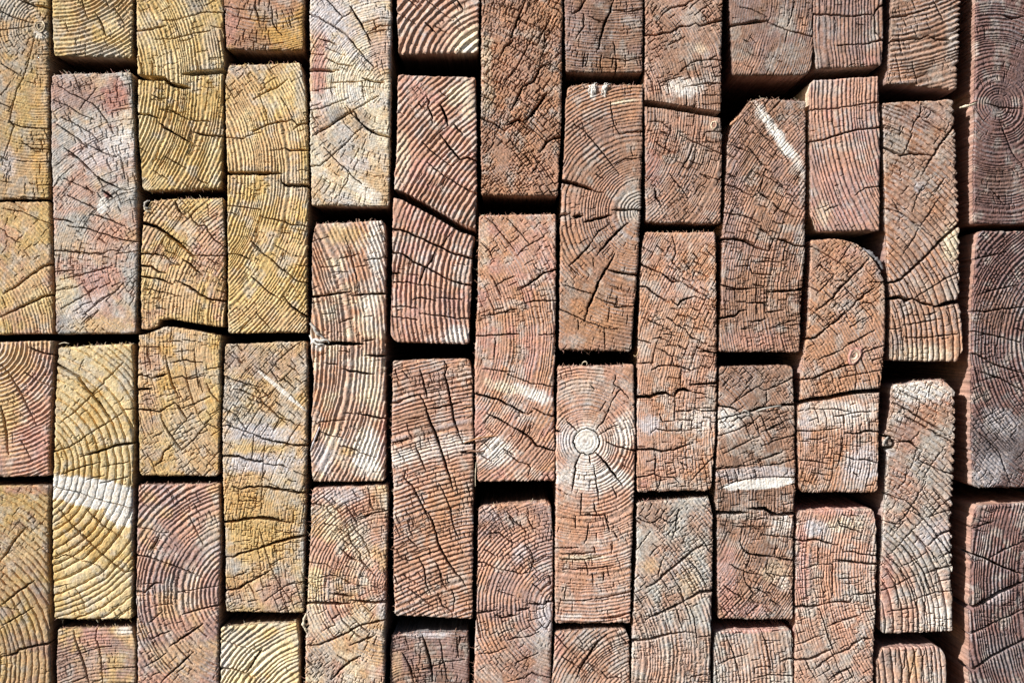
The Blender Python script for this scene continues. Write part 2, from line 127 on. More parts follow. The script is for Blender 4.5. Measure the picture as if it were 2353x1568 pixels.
33|12:700,280 760,290 880,275 960,305 1080,330|9:1080,100 1100,150 1180,175 1300,220|9:1110,340 1120,390 1210,385 1290,410 1430,425|14:1045,460 1160,475 1250,485 1410,500|9:900,500 1030,500 1030,640 1030,780|9:900,310 900,490|8:760,540 900,500|16:695,890 760,875 800,885 900,870 960,850|12:960,850 1080,835 1180,845 1220,790|10:1220,770 1300,770 1410,755|9:900,890 930,960 960,1060 1000,1180 1050,1310|10:980,1060 1100,1010 1280,960|9:710,1230 800,1190 860,1160 960,1130|16:695,1370 760,1355 830,1355 920,1310 1020,1265|12:1050,1310 1180,1260 1210,1220 1300,1165|16:1300,1165 1370,1175|11:880,1440 960,1370 1050,1310|12:990,1540 1080,1480 1200,1430|9:1150,1430 1220,1530|8:1090,630 1250,620|7:940,190 930,300
33|9:1540,410 1640,310 1720,220 1850,90|9:2060,10 1960,50 1880,80|9:1630,520 1700,500 1790,450 1880,390|12:2080,190 2000,230 1890,330|9:1810,260 1760,310|9:2100,370 1990,440|12:1870,580 1960,550 2030,530 2110,500|9:1480,740 1580,700 1700,630 1790,590|9:1740,830 1840,790 1950,750 2090,740|9:1520,930 1650,905 1780,890|8:1950,670 2100,620|9:1700,0 1830,70 1920,170 2000,290 2060,400|9:1520,430 1630,520 1700,640 1750,760 1790,920 1800,1130|8:1520,540 1590,640 1620,780 1620,890|9:1650,330 1780,470 1860,580 1890,680 1930,740|9:1750,200 1880,340 1960,450 2010,530|9:1800,590 1850,720 1870,900 1890,1120|8:1600,190 1690,100|8:1500,110 1640,140
33|9:1690,1270 1680,1400 1640,1568|9:1780,1270 1750,1420 1720,1568|8:1860,1280 1840,1400 1830,1568|8:1930,1290 1920,1568|8:1600,1260 1600,1400
"""
RCR = """
0|8:1350,830 1400,960 1450,1060 1519,1130|7:1250,715 1350,740 1519,745|7:1290,1310 1390,1410|14:1380,110 1440,130 1519,110
1|8:1140,690 1250,690 1360,670 1560,655|9:1130,970 1180,980 1300,1050 1560,1120|9:1210,1100 1360,1150 1540,1240|7:1190,570 1300,540 1490,505|6:1190,330 1400,280|6:1170,820 1300,850 1500,900|6:1380,700 1350,850 1310,1000
2|8:1060,60 1180,170 1260,370|12:990,775 1030,790 1110,820 1210,870 1350,920|8:1120,810 1220,760 1350,715|22:990,1118 1070,1080 1180,1020 1360,950|9:1010,1270 1150,1200 1350,1125|14:985,1480 1020,1480 1120,1410 1360,1300|8:1000,615 1030,630 1150,590
"""


def load_cracks():
    out = []
    for line in CRACKS.strip().splitlines():
        f = line.split('|')
        ox, oy = ORG[f[0][0]], ROW[f[0][1]]
        for it in f[1:]:
            w, pts = it.split(':')
            P = np.array([[float(a) for a in q.split(',')] for q in pts.split()])
            out.append((float(w) * K * (.98 if float(w) < 10 else 1.3), np.column_stack([ox + P[:, 0] * K, oy + P[:, 1] * K])))
    for line in RCR.strip().splitlines():
        f = line.split('|')
        k, oy = {'0': (.3343, 0), '1': (.3343, 485.3), '2': (.3808, 970.7)}[f[0]]
        for it in f[1:]:
            w, pts = it.split(':')
            P = np.array([[float(a) for a in q.split(',')] for q in pts.split()])
            out.append((float(w) * k * .9, np.column_stack([1844.3 + P[:, 0] * k, oy + P[:, 1] * k])))
    return out


CR = load_cracks()

# ---------------------------------------------------------------- the beams
# left / right: edge points top to bottom; top / bot: extra points between the corners;
# c: centre of the growth rings; p: ring spacing; a: relief; cols: (main, second, third) tints;
# blot: (x, y, rx, ry, degrees, tint, strength, flatten)
BEAMS = []


def B(label, left, right, c, p, cols, a=1.0, top=(), bot=(), r=(6, 6, 6, 6), blot=(), chk=.5, cell=(26, 30),
      dz=0, tx=0, ty=0, rag=0, side='umber', style='ridge', fray=(), fz=1.0, grain=1.0, tone=1.0):
    BEAMS.append(dict(label=label, left=left, right=right, c=c, p=p, cols=cols, a=a, top=list(top), bot=list(bot), r=r,
                      blot=blot, chk=chk, cell=cell, dz=dz, tx=tx, ty=ty, rag=rag, side=side, style=style, fray=fray,
                      fz=fz, grain=grain, tone=tone))


# column 1
B('tan beam end at the top left corner with an eye-shaped knot',
  [(-75, -150), (-73, 460)], [(112, -150), (112, 0), (113, 300), (113, 456)], (93, 62), 7, ('tan', 'yellow', 'grey'), .8,
  blot=[(30, 15, 60, 38, 0, 'grey', .7, 0), (92, 330, 26, 150, 0, 'gold', .55, 0), (18, 375, 24, 40, 0, 'lilac', .6, 0), (95, 80, 18, 10, 0, 'white', .6, .5)], tone=0.8, dz=3, chk=.55)
B('yellow tan beam end with two long rising splits, second down the left edge',
  [(-73, 465), (-70, 769)], [(113, 463), (117, 600), (122, 766)], (-150, 780), 7.5, ('tan', 'yellow', 'pinkbrown'), .9,
  blot=[(15, 545, 34, 36, 0, 'pink', .45, 0), (85, 690, 40, 30, -30, 'pale', .55, 0)], chk=.35, tone=0.92, dz=-2)
B('reddish ribbed beam end on the left edge with arching rings, pink lower part',
  [(-70, 787), (-70, 1095)], [(122, 783), (120, 900), (114, 1000), (113, 1093)], (-25, 790), 9.5, ('pinkbrown', 'tan', 'mauve'), 1.25,
  blot=[(10, 930, 45, 90, 0, 'yellow', .65, 0), (80, 1020, 60, 60, 0, 'pink', .5, 0), (30, 820, 40, 40, 0, 'tan', .5, 0)], chk=.2, dz=2)
B('yellow beam end with coarse curved grooves in the bottom left corner',
  [(-72, 1116), (-72, 1730)], [(113, 1113), (112, 1300), (114, 1450), (118, 1730)], (-168, 1524), 14.5, ('tan', 'yellow', 'mauve'), .8, style='groove',
  blot=[(60, 1125, 60, 12, 0, 'pink', .5, 0), (30, 1480, 40, 40, 0, 'mauve', .4, 0), (60, 1260, 50, 70, 0, 'pale', .35, 0)], chk=.3, tone=0.88, dz=0)
# column 2
B('yellow beam end with bowed rings hanging over a dark gap near the top left',
  [(122, -480), (121, 0), (124, 128)], [(306, -480), (306, 0), (304, 133)], (130, -140), 9, ('yellow', 'pale', 'tan'), 1.15,
  blot=[(230, 118, 80, 22, 0, 'grey', .6, 0), (290, 30, 30, 60, 0, 'mauve', .3, 0)], chk=.35, tone=0.86, dz=4)
B('tall grey beam end stained dark pink at its top, small white spot in the middle',
  [(121, 173), (118, 215), (121, 400), (127, 600), (131, 767)], [(304, 167), (310, 300), (315, 450), (318, 560), (313, 766)], (345, 610), 5, ('grey', 'pinkbrown', 'tan'), .4,
  blot=[(170, 215, 80, 60, 0, 'mauve', .7, 0), (268, 225, 38, 45, 0, 'red', .65, 0), (290, 285, 30, 40, 0, 'cream', .6, 0), (240, 345, 80, 70, 0, 'lilac', .6, 0),
        (280, 330, 40, 40, 0, 'white', .55, 0), (237, 473, 10, 19, 8, 'white', 1, .8), (246, 447, 8, 10, -40, 'red', .9, 0), (250, 560, 60, 70, 0, 'pinkbrown', .6, 0),
        (235, 645, 55, 40, 0, 'pink', .65, 0), (160, 560, 40, 40, 0, 'tan', .5, 0), (150, 680, 34, 50, 0, 'pale', .6, 0), (205, 705, 55, 26, -25, 'lilac', .6, 0), (230, 748, 80, 22, 0, 'yellow', .6, 0), (140, 750, 20, 26, 0, 'slate', .5, 0)], chk=.55, dz=6, fray=('top',))
B('pale yellow coarse-ringed beam end crossed by a broad white band',
  [(135, 798), (130, 900), (125, 1050), (121, 1150), (122, 1300), (126, 1420)], [(304, 789), (309, 850), (308, 1000), (304, 1200), (306, 1300), (304, 1420)], (51, 1075), 16.5, ('yellow', 'pale', 'pale'), .95, style='groove',
  blot=[(212, 1130, 118, 32, 10, 'white', .97, .93), (280, 1175, 40, 30, 20, 'white', .9, .7), (290, 850, 20, 50, 0, 'grey', .5, 0), (190, 1240, 60, 60, 0, 'gold', .25, 0)], chk=.28, dz=4, fray=('top', 'bot'))
B('brownish beam end with two upright cracks, under the coarse yellow one on the bottom edge',
  [(131, 1444), (129, 1500), (130, 2040)], [(302, 1440), (311, 1480), (312, 2040)], (260, 1850), 7, ('tan', 'mauve', 'yellow'), .8,
  blot=[(215, 1470, 40, 34, 0, 'pink', .7, 0), (284, 1448, 22, 12, 0, 'white', .6, 0), (265, 1520, 30, 25, 0, 'yellow', .6, 0), (205, 1530, 30, 50, 0, 'mauve', .6, 0)], chk=.35, tone=0.9, dz=-3, fray=('top',))
# column 3
B('yellow ribbed beam end torn by two dark cracks near its middle, touching the top edge',
  [(312, -175), (313, 0), (316, 170), (318, 300), (327, 438)], [(514, -175), (514, 0), (512, 170), (513, 300), (507, 432)], (40, 190), 8, ('yellow', 'pale', 'tan'), 1.15, r=(6, 6, 8, 12),
  blot=[(452, 15, 32, 32, 0, 'slate', .55, 0), (485, 110, 22, 80, 0, 'grey', .4, 0), (500, 260, 18, 60, 0, 'gold', .35, 0)], chk=.45, tone=0.9, dz=2, fray=('bot',))
B('tan beam end with a frayed curl at its upper left corner and a notched bottom',
  [(330, 488), (326, 560), (323, 650), (325, 755)], [(512, 455), (517, 560), (518, 650), (514, 752)], (700, 740), 8, ('tan', 'yellow', 'pinkbrown'), .75,
  top=[(338, 480), (347, 462), (365, 459)], bot=[(345, 756), (362, 750), (368, 734), (400, 733), (440, 740)], r=(2, 5, 5, 3),
  blot=[(480, 580, 40, 80, 0, 'pink', .5, 0), (350, 620, 30, 50, 0, 'pale', .35, 0), (345, 540, 20, 30, 0, 'mauve', .3, 0)], chk=.6, cell=(24, 26), dz=3, fray=('top',))
B('golden blocky beam end with deep checks, below the one with the notched bottom',
  [(320, 769), (318, 900), (320, 1000), (322, 1092)], [(509, 771), (507, 900), (505, 1000), (504, 1092)], (760, 800), 6.5, ('tan', 'yellow', 'gold'), .45,
  top=[(345, 764), (366, 756), (376, 750), (400, 751), (450, 760)], r=(3, 5, 12, 12),
  blot=[(345, 830, 30, 30, 0, 'pinkbrown', .6, 0), (425, 985, 60, 45, 0, 'grey', .5, 0), (340, 915, 18, 22, 0, 'mauve', .5, 0), (380, 1060, 50, 30, 0, 'umber', .25, 0), (350, 1000, 30, 50, 0, 'mauve', .35, 0)], chk=.65, cell=(26, 28), dz=6)
B('mauve brown beam end with arcs around its right edge, third column, bottom row',
  [(318, 1113), (316, 1200), (312, 1380), (316, 1500), (316, 1720)], [(505, 1109), (506, 1250), (503, 1380), (501, 1500), (502, 1720)], (560, 1365), 10.5, ('mauve', 'pinkbrown', 'tan'), 1.15,
  blot=[(480, 1240, 30, 70, 0, 'grey', .55, 0), (420, 1510, 90, 60, 0, 'tan', .6, 0), (340, 1315, 24, 40, 0, 'plum', .4, 0), (440, 1340, 30, 60, 0, 'cream', .25, 0)], chk=.4, dz=0, fray=('top',))
# column 4
B('orange brown beam end at the top over a dark gap, fourth column',
  [(514, -500), (515, 0), (520, 114)], [(700, -500), (698, 0), (696, 117)], (610, -160), 6.5, ('orange', 'gold', 'brown'), .6,
  blot=[(532, 60, 18, 50, 0, 'pink', .6, 0), (600, 25, 40, 20, 0, 'grey', .5, 0), (660, 70, 40, 40, 0, 'gold', .5, 0)], chk=.5, tone=0.85, dz=2)
B('yellow ribbed beam end with a stepped horizontal crack across its middle',
  [(526, 150), (517, 190), (519, 300), (521, 400), (523, 600), (524, 765)], [(690, 145), (702, 200), (707, 300), (709, 420), (705, 600), (705, 764)], (250, 400), 7.2, ('yellow', 'tan', 'pale'), 1.15,
  blot=[(690, 210, 14, 70, 0, 'grey', .6, 0), (545, 165, 26, 16, 0, 'lilac', .5, 0), (600, 720, 70, 36, 0, 'tan', .5, 0), (690, 620, 14, 30, 0, 'gold', .5, 0)], chk=.4, dz=2, fray=('top',))
B('beam end grey white in the middle and golden below, thin pale scratch near its top',
  [(518, 790), (516, 830), (511, 980), (511, 1090), (516, 1200), (520, 1405)], [(704, 784), (707, 850), (706, 1000), (700, 1200), (698, 1406)], (1050, 1250), 5.5, ('tan', 'grey', 'yellow'), .4,
  blot=[(600, 830, 90, 50, 0, 'mauve', .45, 0), (560, 960, 40, 40, 0, 'grey', .5, 0), (600, 995, 100, 26, 3, 'lilac', .85, .2), (600, 1062, 110, 26, 0, 'lilac', .85, .2), (605, 1030, 60, 10, 0, 'yellow', .5, 0),
        (600, 1200, 110, 100, 0, 'gold', .7, 0), (600, 1235, 80, 60, 0, 'yellow', .5, 0), (640, 1360, 60, 45, 0, 'pinkbrown', .7, 0), (540, 1350, 25, 40, 0, 'amber', .45, 0), (646, 895, 70, 4.5, 40, 'white', .85, .8)], chk=.55, cell=(19, 24), dz=4)
B('pale grey yellow beam end with bold slanting ribs at the bottom, fourth column',
  [(506, 1440), (505, 1500), (505, 2050)], [(681, 1428), (686, 1470), (688, 2050)], (760, 1700), 10.5, ('pale', 'cream', 'yellow'), 1.3,
  blot=[(545, 1462, 45, 26, 0, 'grey', .7, 0), (515, 1500, 15, 50, 0, 'lilac', .5, 0)], chk=.25, dz=-4, fray=('top',))
# column 5
B('white and pink streaked beam end with cracks fanning from its right edge',
  [(711, -110), (712, 100), (712, 300), (716, 473)], [(900, -110), (899, 100), (897, 300), (894, 474)], (893, 202), 6, ('cream', 'tan', 'lilac'), .55,
  blot=[(755, 40, 70, 60, 30, 'lilac', .9, 0), (735, 150, 22, 85, 0, 'pink', .85, 0), (855, 195, 45, 45, 0, 'cream', .85, 0), (815, 222, 24, 32, 0, 'white', .7, .3), (872, 110, 26, 90, 0, 'orange', .5, 0), (800, 110, 50, 16, 50, 'lilac', .7, 0), (840, 30, 30, 40, 50, 'white', .55, 0),
        (770, 265, 30, 26, 0, 'slate', .6, 0), (785, 330, 50, 40, 0, 'grey', .7, 0), (830, 275, 25, 30, 0, 'slate', .45, 0), (735, 285, 20, 40, 0, 'pinkbrown', .6, 0), (840, 440, 50, 20, 35, 'white', .6, 0), (760, 440, 40, 30, 0, 'cream', .5, 0)], chk=.5, dz=6)
B('narrow orange beam end with upright ribs whitened along the right, ragged break on its left',
  [(722, 514), (716, 560), (715, 700), (711, 780), (716, 830), (720, 880), (714, 960), (713, 1040), (717, 1106)], [(882, 506), (886, 560), (884, 800), (885, 1000), (883, 1105)], (230, 800), 10, ('dust', 'orange', 'cream'), 1.2, r=(12, 10, 6, 8),
  blot=[(862, 570, 22, 80, 0, 'white', .75, 0), (850, 690, 18, 60, 0, 'white', .45, 0), (845, 1040, 45, 60, 0, 'white', .8, 0), (742, 1050, 28, 46, 0, 'lilac', .7, 0), (880, 1000, 9, 100, 0, 'pink', .7, 0), (790, 540, 60, 26, 0, 'yellow', .6, 0), (800, 1035, 24, 14, 0, 'gold', .6, 0), (735, 640, 20, 80, 0, 'orange', .5, 0), (730, 790, 20, 16, 0, 'white', .7, 0), (860, 890, 20, 60, 0, 'cream', .5, 0)], chk=.35, dz=-2, side='mauve', fray=('top',))
B('pinkish beam end with cream left edge, cracks meeting at its right edge, bottom row',
  [(718, 1121), (715, 1150), (712, 1250), (706, 1385), (703, 1440), (700, 1570), (698, 1735)], [(890, 1113), (892, 1150), (888, 1300), (886, 1400), (880, 1735)], (905, 1345), 7.5, ('pinkbrown', 'tan', 'cream'), .8,
  blot=[(780, 1138, 55, 22, 0, 'lilac', .6, 0), (862, 1180, 26, 60, 0, 'orange', .55, 0), (722, 1340, 26, 60, 0, 'pale', .8, 0), (730, 1420, 30, 40, 0, 'cream', .5, 0), (880, 1400, 14, 40, 0, 'lilac', .6, 0), (740, 1520, 40, 50, 0, 'grey', .5, 0)], chk=.55, cell=(20, 20), dz=2, side='mauve', fray=('left',))
# column 6
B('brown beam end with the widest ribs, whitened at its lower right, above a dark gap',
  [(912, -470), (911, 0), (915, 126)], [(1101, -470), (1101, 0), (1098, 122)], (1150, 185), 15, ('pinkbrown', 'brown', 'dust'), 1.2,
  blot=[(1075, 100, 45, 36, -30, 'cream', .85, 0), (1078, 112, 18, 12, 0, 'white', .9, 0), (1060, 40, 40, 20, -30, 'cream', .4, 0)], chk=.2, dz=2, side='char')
B('brown ribbed beam end split right across by a wide slanting gap',
  [(914, 172), (912, 300), (906, 430), (902, 500), (900, 620), (897, 785)], [(1092, 178), (1095, 300), (1095, 430), (1091, 530), (1084, 570), (1083, 650), (1078, 790)], (1430, 690), 11, ('pinkbrown', 'brown', 'pink'), 1.25, r=(5, 5, 10, 24),
  blot=[(1055, 215, 40, 30, -30, 'cream', .7, 0), (1075, 250, 20, 40, 0, 'cream', .5, 0), (1050, 770, 40, 26, 0, 'white', .75, 0), (910, 570, 14, 40, 0, 'grey', .5, 0), (925, 360, 20, 60, 0, 'cream', .5, 0), (1000, 700, 90, 50, 0, 'mauve', .35, 0), (1072, 385, 16, 12, 0, 'slate', .5, 0), (990, 600, 30, 30, 0, 'lilac', .35, 0)], chk=.3, dz=4)
B('brown beam end with long near-upright cracks and a whitish band across its upper half',
  [(902, 828), (900, 950), (898, 1030), (903, 1100), (904, 1300), (906, 1412)], [(1080, 822), (1085, 860), (1088, 1000), (1087, 1100), (1086, 1300), (1086, 1421)], (1250, 2000), 9.5, ('brown', 'pinkbrown', 'orange'), 1.15, r=(6, 14, 5, 8),
  blot=[(1000, 1030, 110, 30, -12, 'white', .5, 0), (920, 1055, 30, 22, -12, 'white', .6, 0), (1030, 1150, 50, 90, -10, 'amber', .5, 0), (1040, 1260, 40, 60, 0, 'orange', .5, 0), (970, 880, 70, 50, 0, 'mauve', .45, 0), (1040, 960, 40, 30, 0, 'mauve', .4, 0)], chk=.5, cell=(24, 26), dz=3, fray=('left',))
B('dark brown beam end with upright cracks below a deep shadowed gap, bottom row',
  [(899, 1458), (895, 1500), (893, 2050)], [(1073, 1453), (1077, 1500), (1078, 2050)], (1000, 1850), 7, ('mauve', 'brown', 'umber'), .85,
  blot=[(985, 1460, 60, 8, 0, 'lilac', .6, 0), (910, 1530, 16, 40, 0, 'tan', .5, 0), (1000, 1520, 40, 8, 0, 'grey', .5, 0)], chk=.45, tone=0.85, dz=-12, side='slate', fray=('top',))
# column 7
B('orange brown beam end checked into small blocks, touching the top edge near the middle',
  [(1106, -150), (1106, 0), (1104, 300), (1105, 449)], [(1293, -150), (1292, 0), (1291, 200), (1288, 300), (1282, 450)], (900, 620), 6, ('orange', 'brown', 'pinkbrown'), .7,
  blot=[(1180, 170, 40, 50, 50, 'pinkbrown', .5, 0), (1118, 130, 14, 60, 0, 'cream', .5, 0), (1120, 220, 16, 50, 0, 'cream', .45, 0), (1240, 60, 40, 50, 0, 'amber', .3, 0)], chk=.8, cell=(15, 18), tone=0.88, dz=4)
B('orange pink beam end with a short white streak low on its right side',
  [(1100, 496), (1096, 700), (1091, 800), (1090, 1000), (1097, 1105)], [(1277, 491), (1277, 700), (1272, 900), (1276, 1040), (1274, 1104)], (880, 775), 7, ('orange', 'pinkbrown', 'pink'), .8,
  blot=[(1225, 905, 60, 17, 20, 'white', .95, .3), (1160, 890, 50, 14, 15, 'cream', .8, .2), (1138, 1035, 46, 38, 0, 'white', .8, 0), (1250, 580, 26, 40, 0, 'pink', .4, 0), (1110, 560, 14, 60, 0, 'cream', .35, 0), (1240, 1040, 40, 30, 0, 'mauve', .4, 0)], chk=.45, dz=2, fray=('top', 'left'))
B('pink brown beam end with rings round its right side, below a deep gap, bottom row',
  [(1099, 1162), (1097, 1250), (1093, 1420), (1088, 1568), (1086, 1750)], [(1266, 1151), (1271, 1250), (1270, 1420), (1265, 1568), (1262, 1750)], (1292, 1395), 8.5, ('pinkbrown', 'mauve', 'orange'), 1.0, r=(10, 16, 6, 6),
  blot=[(1252, 1420, 22, 60, 0, 'lilac', .75, 0), (1195, 1270, 18, 26, 20, 'lilac', .5, 0), (1170, 1520, 60, 50, 0, 'brown', .5, 0), (1245, 1500, 25, 50, 0, 'grey', .5, 0), (1120, 1180, 26, 20, 0, 'lilac', .35, 0)], chk=.45, cell=(20, 22), dz=-4, fray=('top', 'left'))
# column 8
B('dark brown beam end with upright cracks at the top of the eighth column',
  [(1297, -430), (1297, 0), (1299, 165)], [(1478, -430), (1478, 0), (1476, 168)], (1400, -520), 6.5, ('brown', 'umber', 'mauve'), .9,
  blot=[(1310, 60, 16, 80, 0, 'mauve', .6, 0), (1400, 150, 60, 20, 0, 'amber', .4, 0), (1340, 60, 30, 50, 0, 'mauve', .4, 0)], chk=.45, tone=0.78, dz=2)
B('red brown beam end with a grey heart at right and white tufts on top',
  [(1303, 202), (1298, 240), (1296, 350), (1290, 430), (1287, 520), (1285, 620), (1284, 803)], [(1477, 194), (1475, 350), (1471, 480), (1466, 600), (1458, 700), (1450, 806)], (1472, 488), 8, ('brown', 'orange', 'pinkbrown'), 1.0,
  top=[(1340, 193), (1400, 196)], blot=[(1445, 470, 34, 60, 0, 'grey', .85, 0), (1362, 212, 9, 22, 5, 'white', 1, .3), (1388, 206, 6, 20, 0, 'white', .9, .3), (1330, 480, 40, 60, 0, 'pinkbrown', .4, 0), (1370, 720, 80, 70, 0, 'amber', .55, 0), (1380, 300, 70, 40, 0, 'mauve', .3, 0), (1430, 235, 40, 6, -8, 'cream', .8, 0)], chk=.35, tone=0.84, dz=4, fray=('top', 'bot'))
B('beam end with a round white heart circled by complete rings',
  [(1280, 841), (1277, 1000), (1275, 1200), (1274, 1300), (1275, 1430)], [(1456, 837), (1460, 1000), (1455, 1150), (1450, 1300), (1448, 1430)], (1344, 1013), 8, ('pinkbrown', 'dust', 'orange'), 1.0,
  blot=[(1345, 1090, 95, 45, 0, 'white', .75, 0), (1345, 1010, 60, 50, 0, 'white', .6, 0), (1435, 990, 30, 45, 0, 'white', .7, 0), (1346, 1013, 30, 30, 0, 'white', .9, .8), (1344, 1013, 4, 4, 0, 'umber', .7, 0), (1300, 1005, 22, 30, 0, 'lilac', .6, 0), (1315, 1200, 60, 45, 0, 'orange', .7, 0), (1420, 1170, 30, 60, 0, 'pinkbrown', .5, 0), (1345, 1280, 70, 8, 0, 'cream', .7, 0), (1310, 1415, 40, 8, 0, 'white', .6, 0), (1310, 1050, 22, 14, 40, 'slate', .4, 0), (1430, 1095, 30, 20, 45, 'white', .6, 0)], chk=.35, dz=3, fray=('top',))
B('brown beam end with curved rings below the white hearted one, bottom row',
  [(1275, 1450), (1272, 1500), (1266, 1568), (1262, 2050)], [(1440, 1441), (1446, 1470), (1447, 1568), (1447, 2050)], (1500, 1650), 8, ('brown', 'pinkbrown', 'dust'), 1.0, r=(6, 14, 6, 6),
  blot=[(1345, 1470, 30, 24, -50, 'grey', .6, 0), (1285, 1490, 14, 40, 0, 'pink', .5, 0), (1425, 1500, 18, 50, 0, 'grey', .5, 0)], chk=.5, tone=0.9, dz=-2)
# column 9
B('brown beam end crossed by a straight tilted slit, white patch just above the slit',
  [(1482, -105), (1482, 0), (1479, 235), (1481, 300), (1483, 510)], [(1660, -105), (1660, 0), (1657, 150), (1656, 262), (1658, 350), (1656, 514)], (1290, 255), 5.8, ('brown', 'pinkbrown', 'dust'), .85,
  blot=[(1565, 200, 55, 26, 0, 'white', .75, 0), (1500, 195, 24, 30, 0, 'pinkbrown', .7, 0), (1590, 40, 26, 30, 0, 'grey', .6, 0), (1500, 385, 22, 60, 0, 'red', .5, 0), (1610, 115, 20, 14, 0, 'cream', .5, 0), (1600, 350, 40, 30, 0, 'grey', .3, 0), (1510, 480, 30, 20, 0, 'grey', .35, 0)], chk=.55, cell=(18, 22), tone=0.84, dz=2)
B('orange tan beam end with zigzag cracks and a chalky patch below its middle, ninth column',
  [(1481, 533), (1476, 560), (1470, 640), (1465, 780), (1462, 1000), (1463, 1129)], [(1643, 533), (1646, 600), (1646, 760), (1647, 900), (1643, 1000), (1634, 1126)], (2250, 1000), 5.5, ('orange', 'pinkbrown', 'dust'), .7,
  blot=[(1492, 975, 26, 22, 0, 'lilac', .8, 0), (1600, 962, 60, 34, 0, 'white', .65, 0), (1630, 910, 16, 40, 0, 'grey', .6, 0), (1490, 560, 20, 30, 0, 'mauve', .5, 0), (1550, 560, 60, 24, 0, 'mauve', .3, 0), (1560, 1110, 60, 16, 0, 'grey', .4, 0), (1550, 760, 60, 60, 0, 'amber', .25, 0), (1480, 1110, 14, 12, 0, 'pink', .6, 0)], chk=.65, cell=(22, 24), dz=0, r=(8, 6, 12, 6), fray=('top',))
B('grey brown beam end with three bold rising cracks, ninth column, bottom row',
  [(1463, 1153), (1460, 1300), (1452, 1445), (1450, 1568), (1450, 1760)], [(1628, 1141), (1637, 1180), (1637, 1300), (1634, 1440), (1630, 1760)], (1254, 1511), 8.5, ('grey', 'brown', 'dust'), .95,
  blot=[(1500, 1180, 40, 30, 0, 'brown', .5, 0), (1575, 1300, 30, 24, 0, 'lilac', .6, 0), (1580, 1330, 30, 60, 0, 'tan', .5, 0), (1490, 1510, 40, 50, 0, 'pinkbrown', .65, 0), (1490, 1300, 24, 24, 0, 'tan', .6, 0), (1600, 1210, 30, 30, 0, 'brown', .5, 0), (1600, 1520, 30, 40, 0, 'pinkbrown', .4, 0)], chk=.6, cell=(18, 20), dz=2, fray=('top',))
# column 10
B('dull brown beam end over the widest dark gap, with a bent crack across it',
  [(1674, -430), (1675, 0), (1680, 100), (1683, 173)], [(1865, -430), (1866, 0), (1868, 100), (1864, 172)], (1180, -80), 5.5, ('brown', 'mauve', 'umber'), .75, r=(6, 6, 22, 12),
  blot=[(1805, 45, 24, 40, 0, 'grey', .6, 0), (1720, 150, 40, 20, 0, 'pinkbrown', .5, 0), (1845, 60, 14, 30, 0, 'orange', .5, 0), (1740, 110, 10, 24, 0, 'pinkbrown', .6, 0), (1815, 110, 24, 14, 0, 'grey', .4, 0)], chk=.4, tone=0.72, dz=0, side='dusk', tx=.0)
B('brown beam end with its upper left corner cut off and a bright white diagonal scar',
  [(1680, 296), (1670, 335), (1666, 430), (1659, 550), (1656, 700), (1651, 807)], [(1851, 233), (1851, 400), (1848, 600), (1840, 700), (1836, 808)], (2220, 690), 6, ('brown', 'pinkbrown', 'mauve'), .8,
  top=[(1690, 280), (1703, 258), (1722, 234), (1745, 227), (1800, 230)], r=(1, 5, 5, 5),
  blot=[(1790, 318, 110, 14.5, 55, 'white', 1, .44), (1690, 400, 20, 110, 0, 'mauve', .7, 0), (1680, 560, 22, 90, 0, 'mauve', .6, 0), (1760, 470, 60, 40, 0, 'orange', .35, 0), (1740, 780, 80, 24, 0, 'pink', .35, 0), (1760, 660, 70, 60, 0, 'orange', .3, 0), (1745, 455, 20, 16, 0, 'grey', .4, 0)], chk=.65, cell=(24, 22), tone=0.84, dz=2, side='orange', fray=('top',))
B('dark topped beam end with a white lens-shaped sliver and jagged break below it',
  [(1652, 842), (1649, 1000), (1643, 1100), (1643, 1140), (1647, 1200), (1648, 1300), (1650, 1421)], [(1822, 838), (1826, 950), (1828, 1080), (1826, 1160), (1823, 1250), (1821, 1422)], (1420, 1150), 6, ('brown', 'umber', 'dust'), .85,
  blot=[(1735, 870, 80, 45, 0, 'umber', .6, 0), (1672, 965, 34, 38, 0, 'white', .75, 0), (1700, 955, 50, 12, -10, 'grey', .6, 0), (1740, 1085, 90, 14, -3, 'lilac', .55, .5), (1745, 1111, 82, 11, -5, 'white', .97, .93), (1700, 1185, 50, 12, 0, 'grey', .6, 0), (1800, 1205, 24, 24, 0, 'white', .6, 0), (1670, 1330, 26, 90, 0, 'pink', .6, 0), (1780, 1310, 40, 30, 0, 'cream', .4, 0), (1720, 1400, 60, 20, 0, 'pink', .5, 0), (1800, 1340, 18, 20, 0, 'white', .5, 0)], chk=.65, cell=(20, 22), tone=0.9, dz=0, r=(8, 14, 6, 6), style='ridge')
B('greyish beam end with a pink top edge, third from the right on the bottom edge',
  [(1643, 1451), (1639, 1500), (1634, 2050)], [(1818, 1441), (1823, 1470), (1827, 2050)], (1250, 1580), 8.5, ('grey', 'dust', 'brown'), .95, r=(8, 12, 6, 6),
  blot=[(1730, 1449, 100, 6, -3, 'pink', .85, 0), (1800, 1480, 24, 24, 0, 'brown', .5, 0), (1690, 1480, 30, 30, 0, 'pinkbrown', .4, 0), (1760, 1500, 12, 40, 0, 'orange', .4, 0)], chk=.5, cell=(20, 24), dz=-5, side='pink')
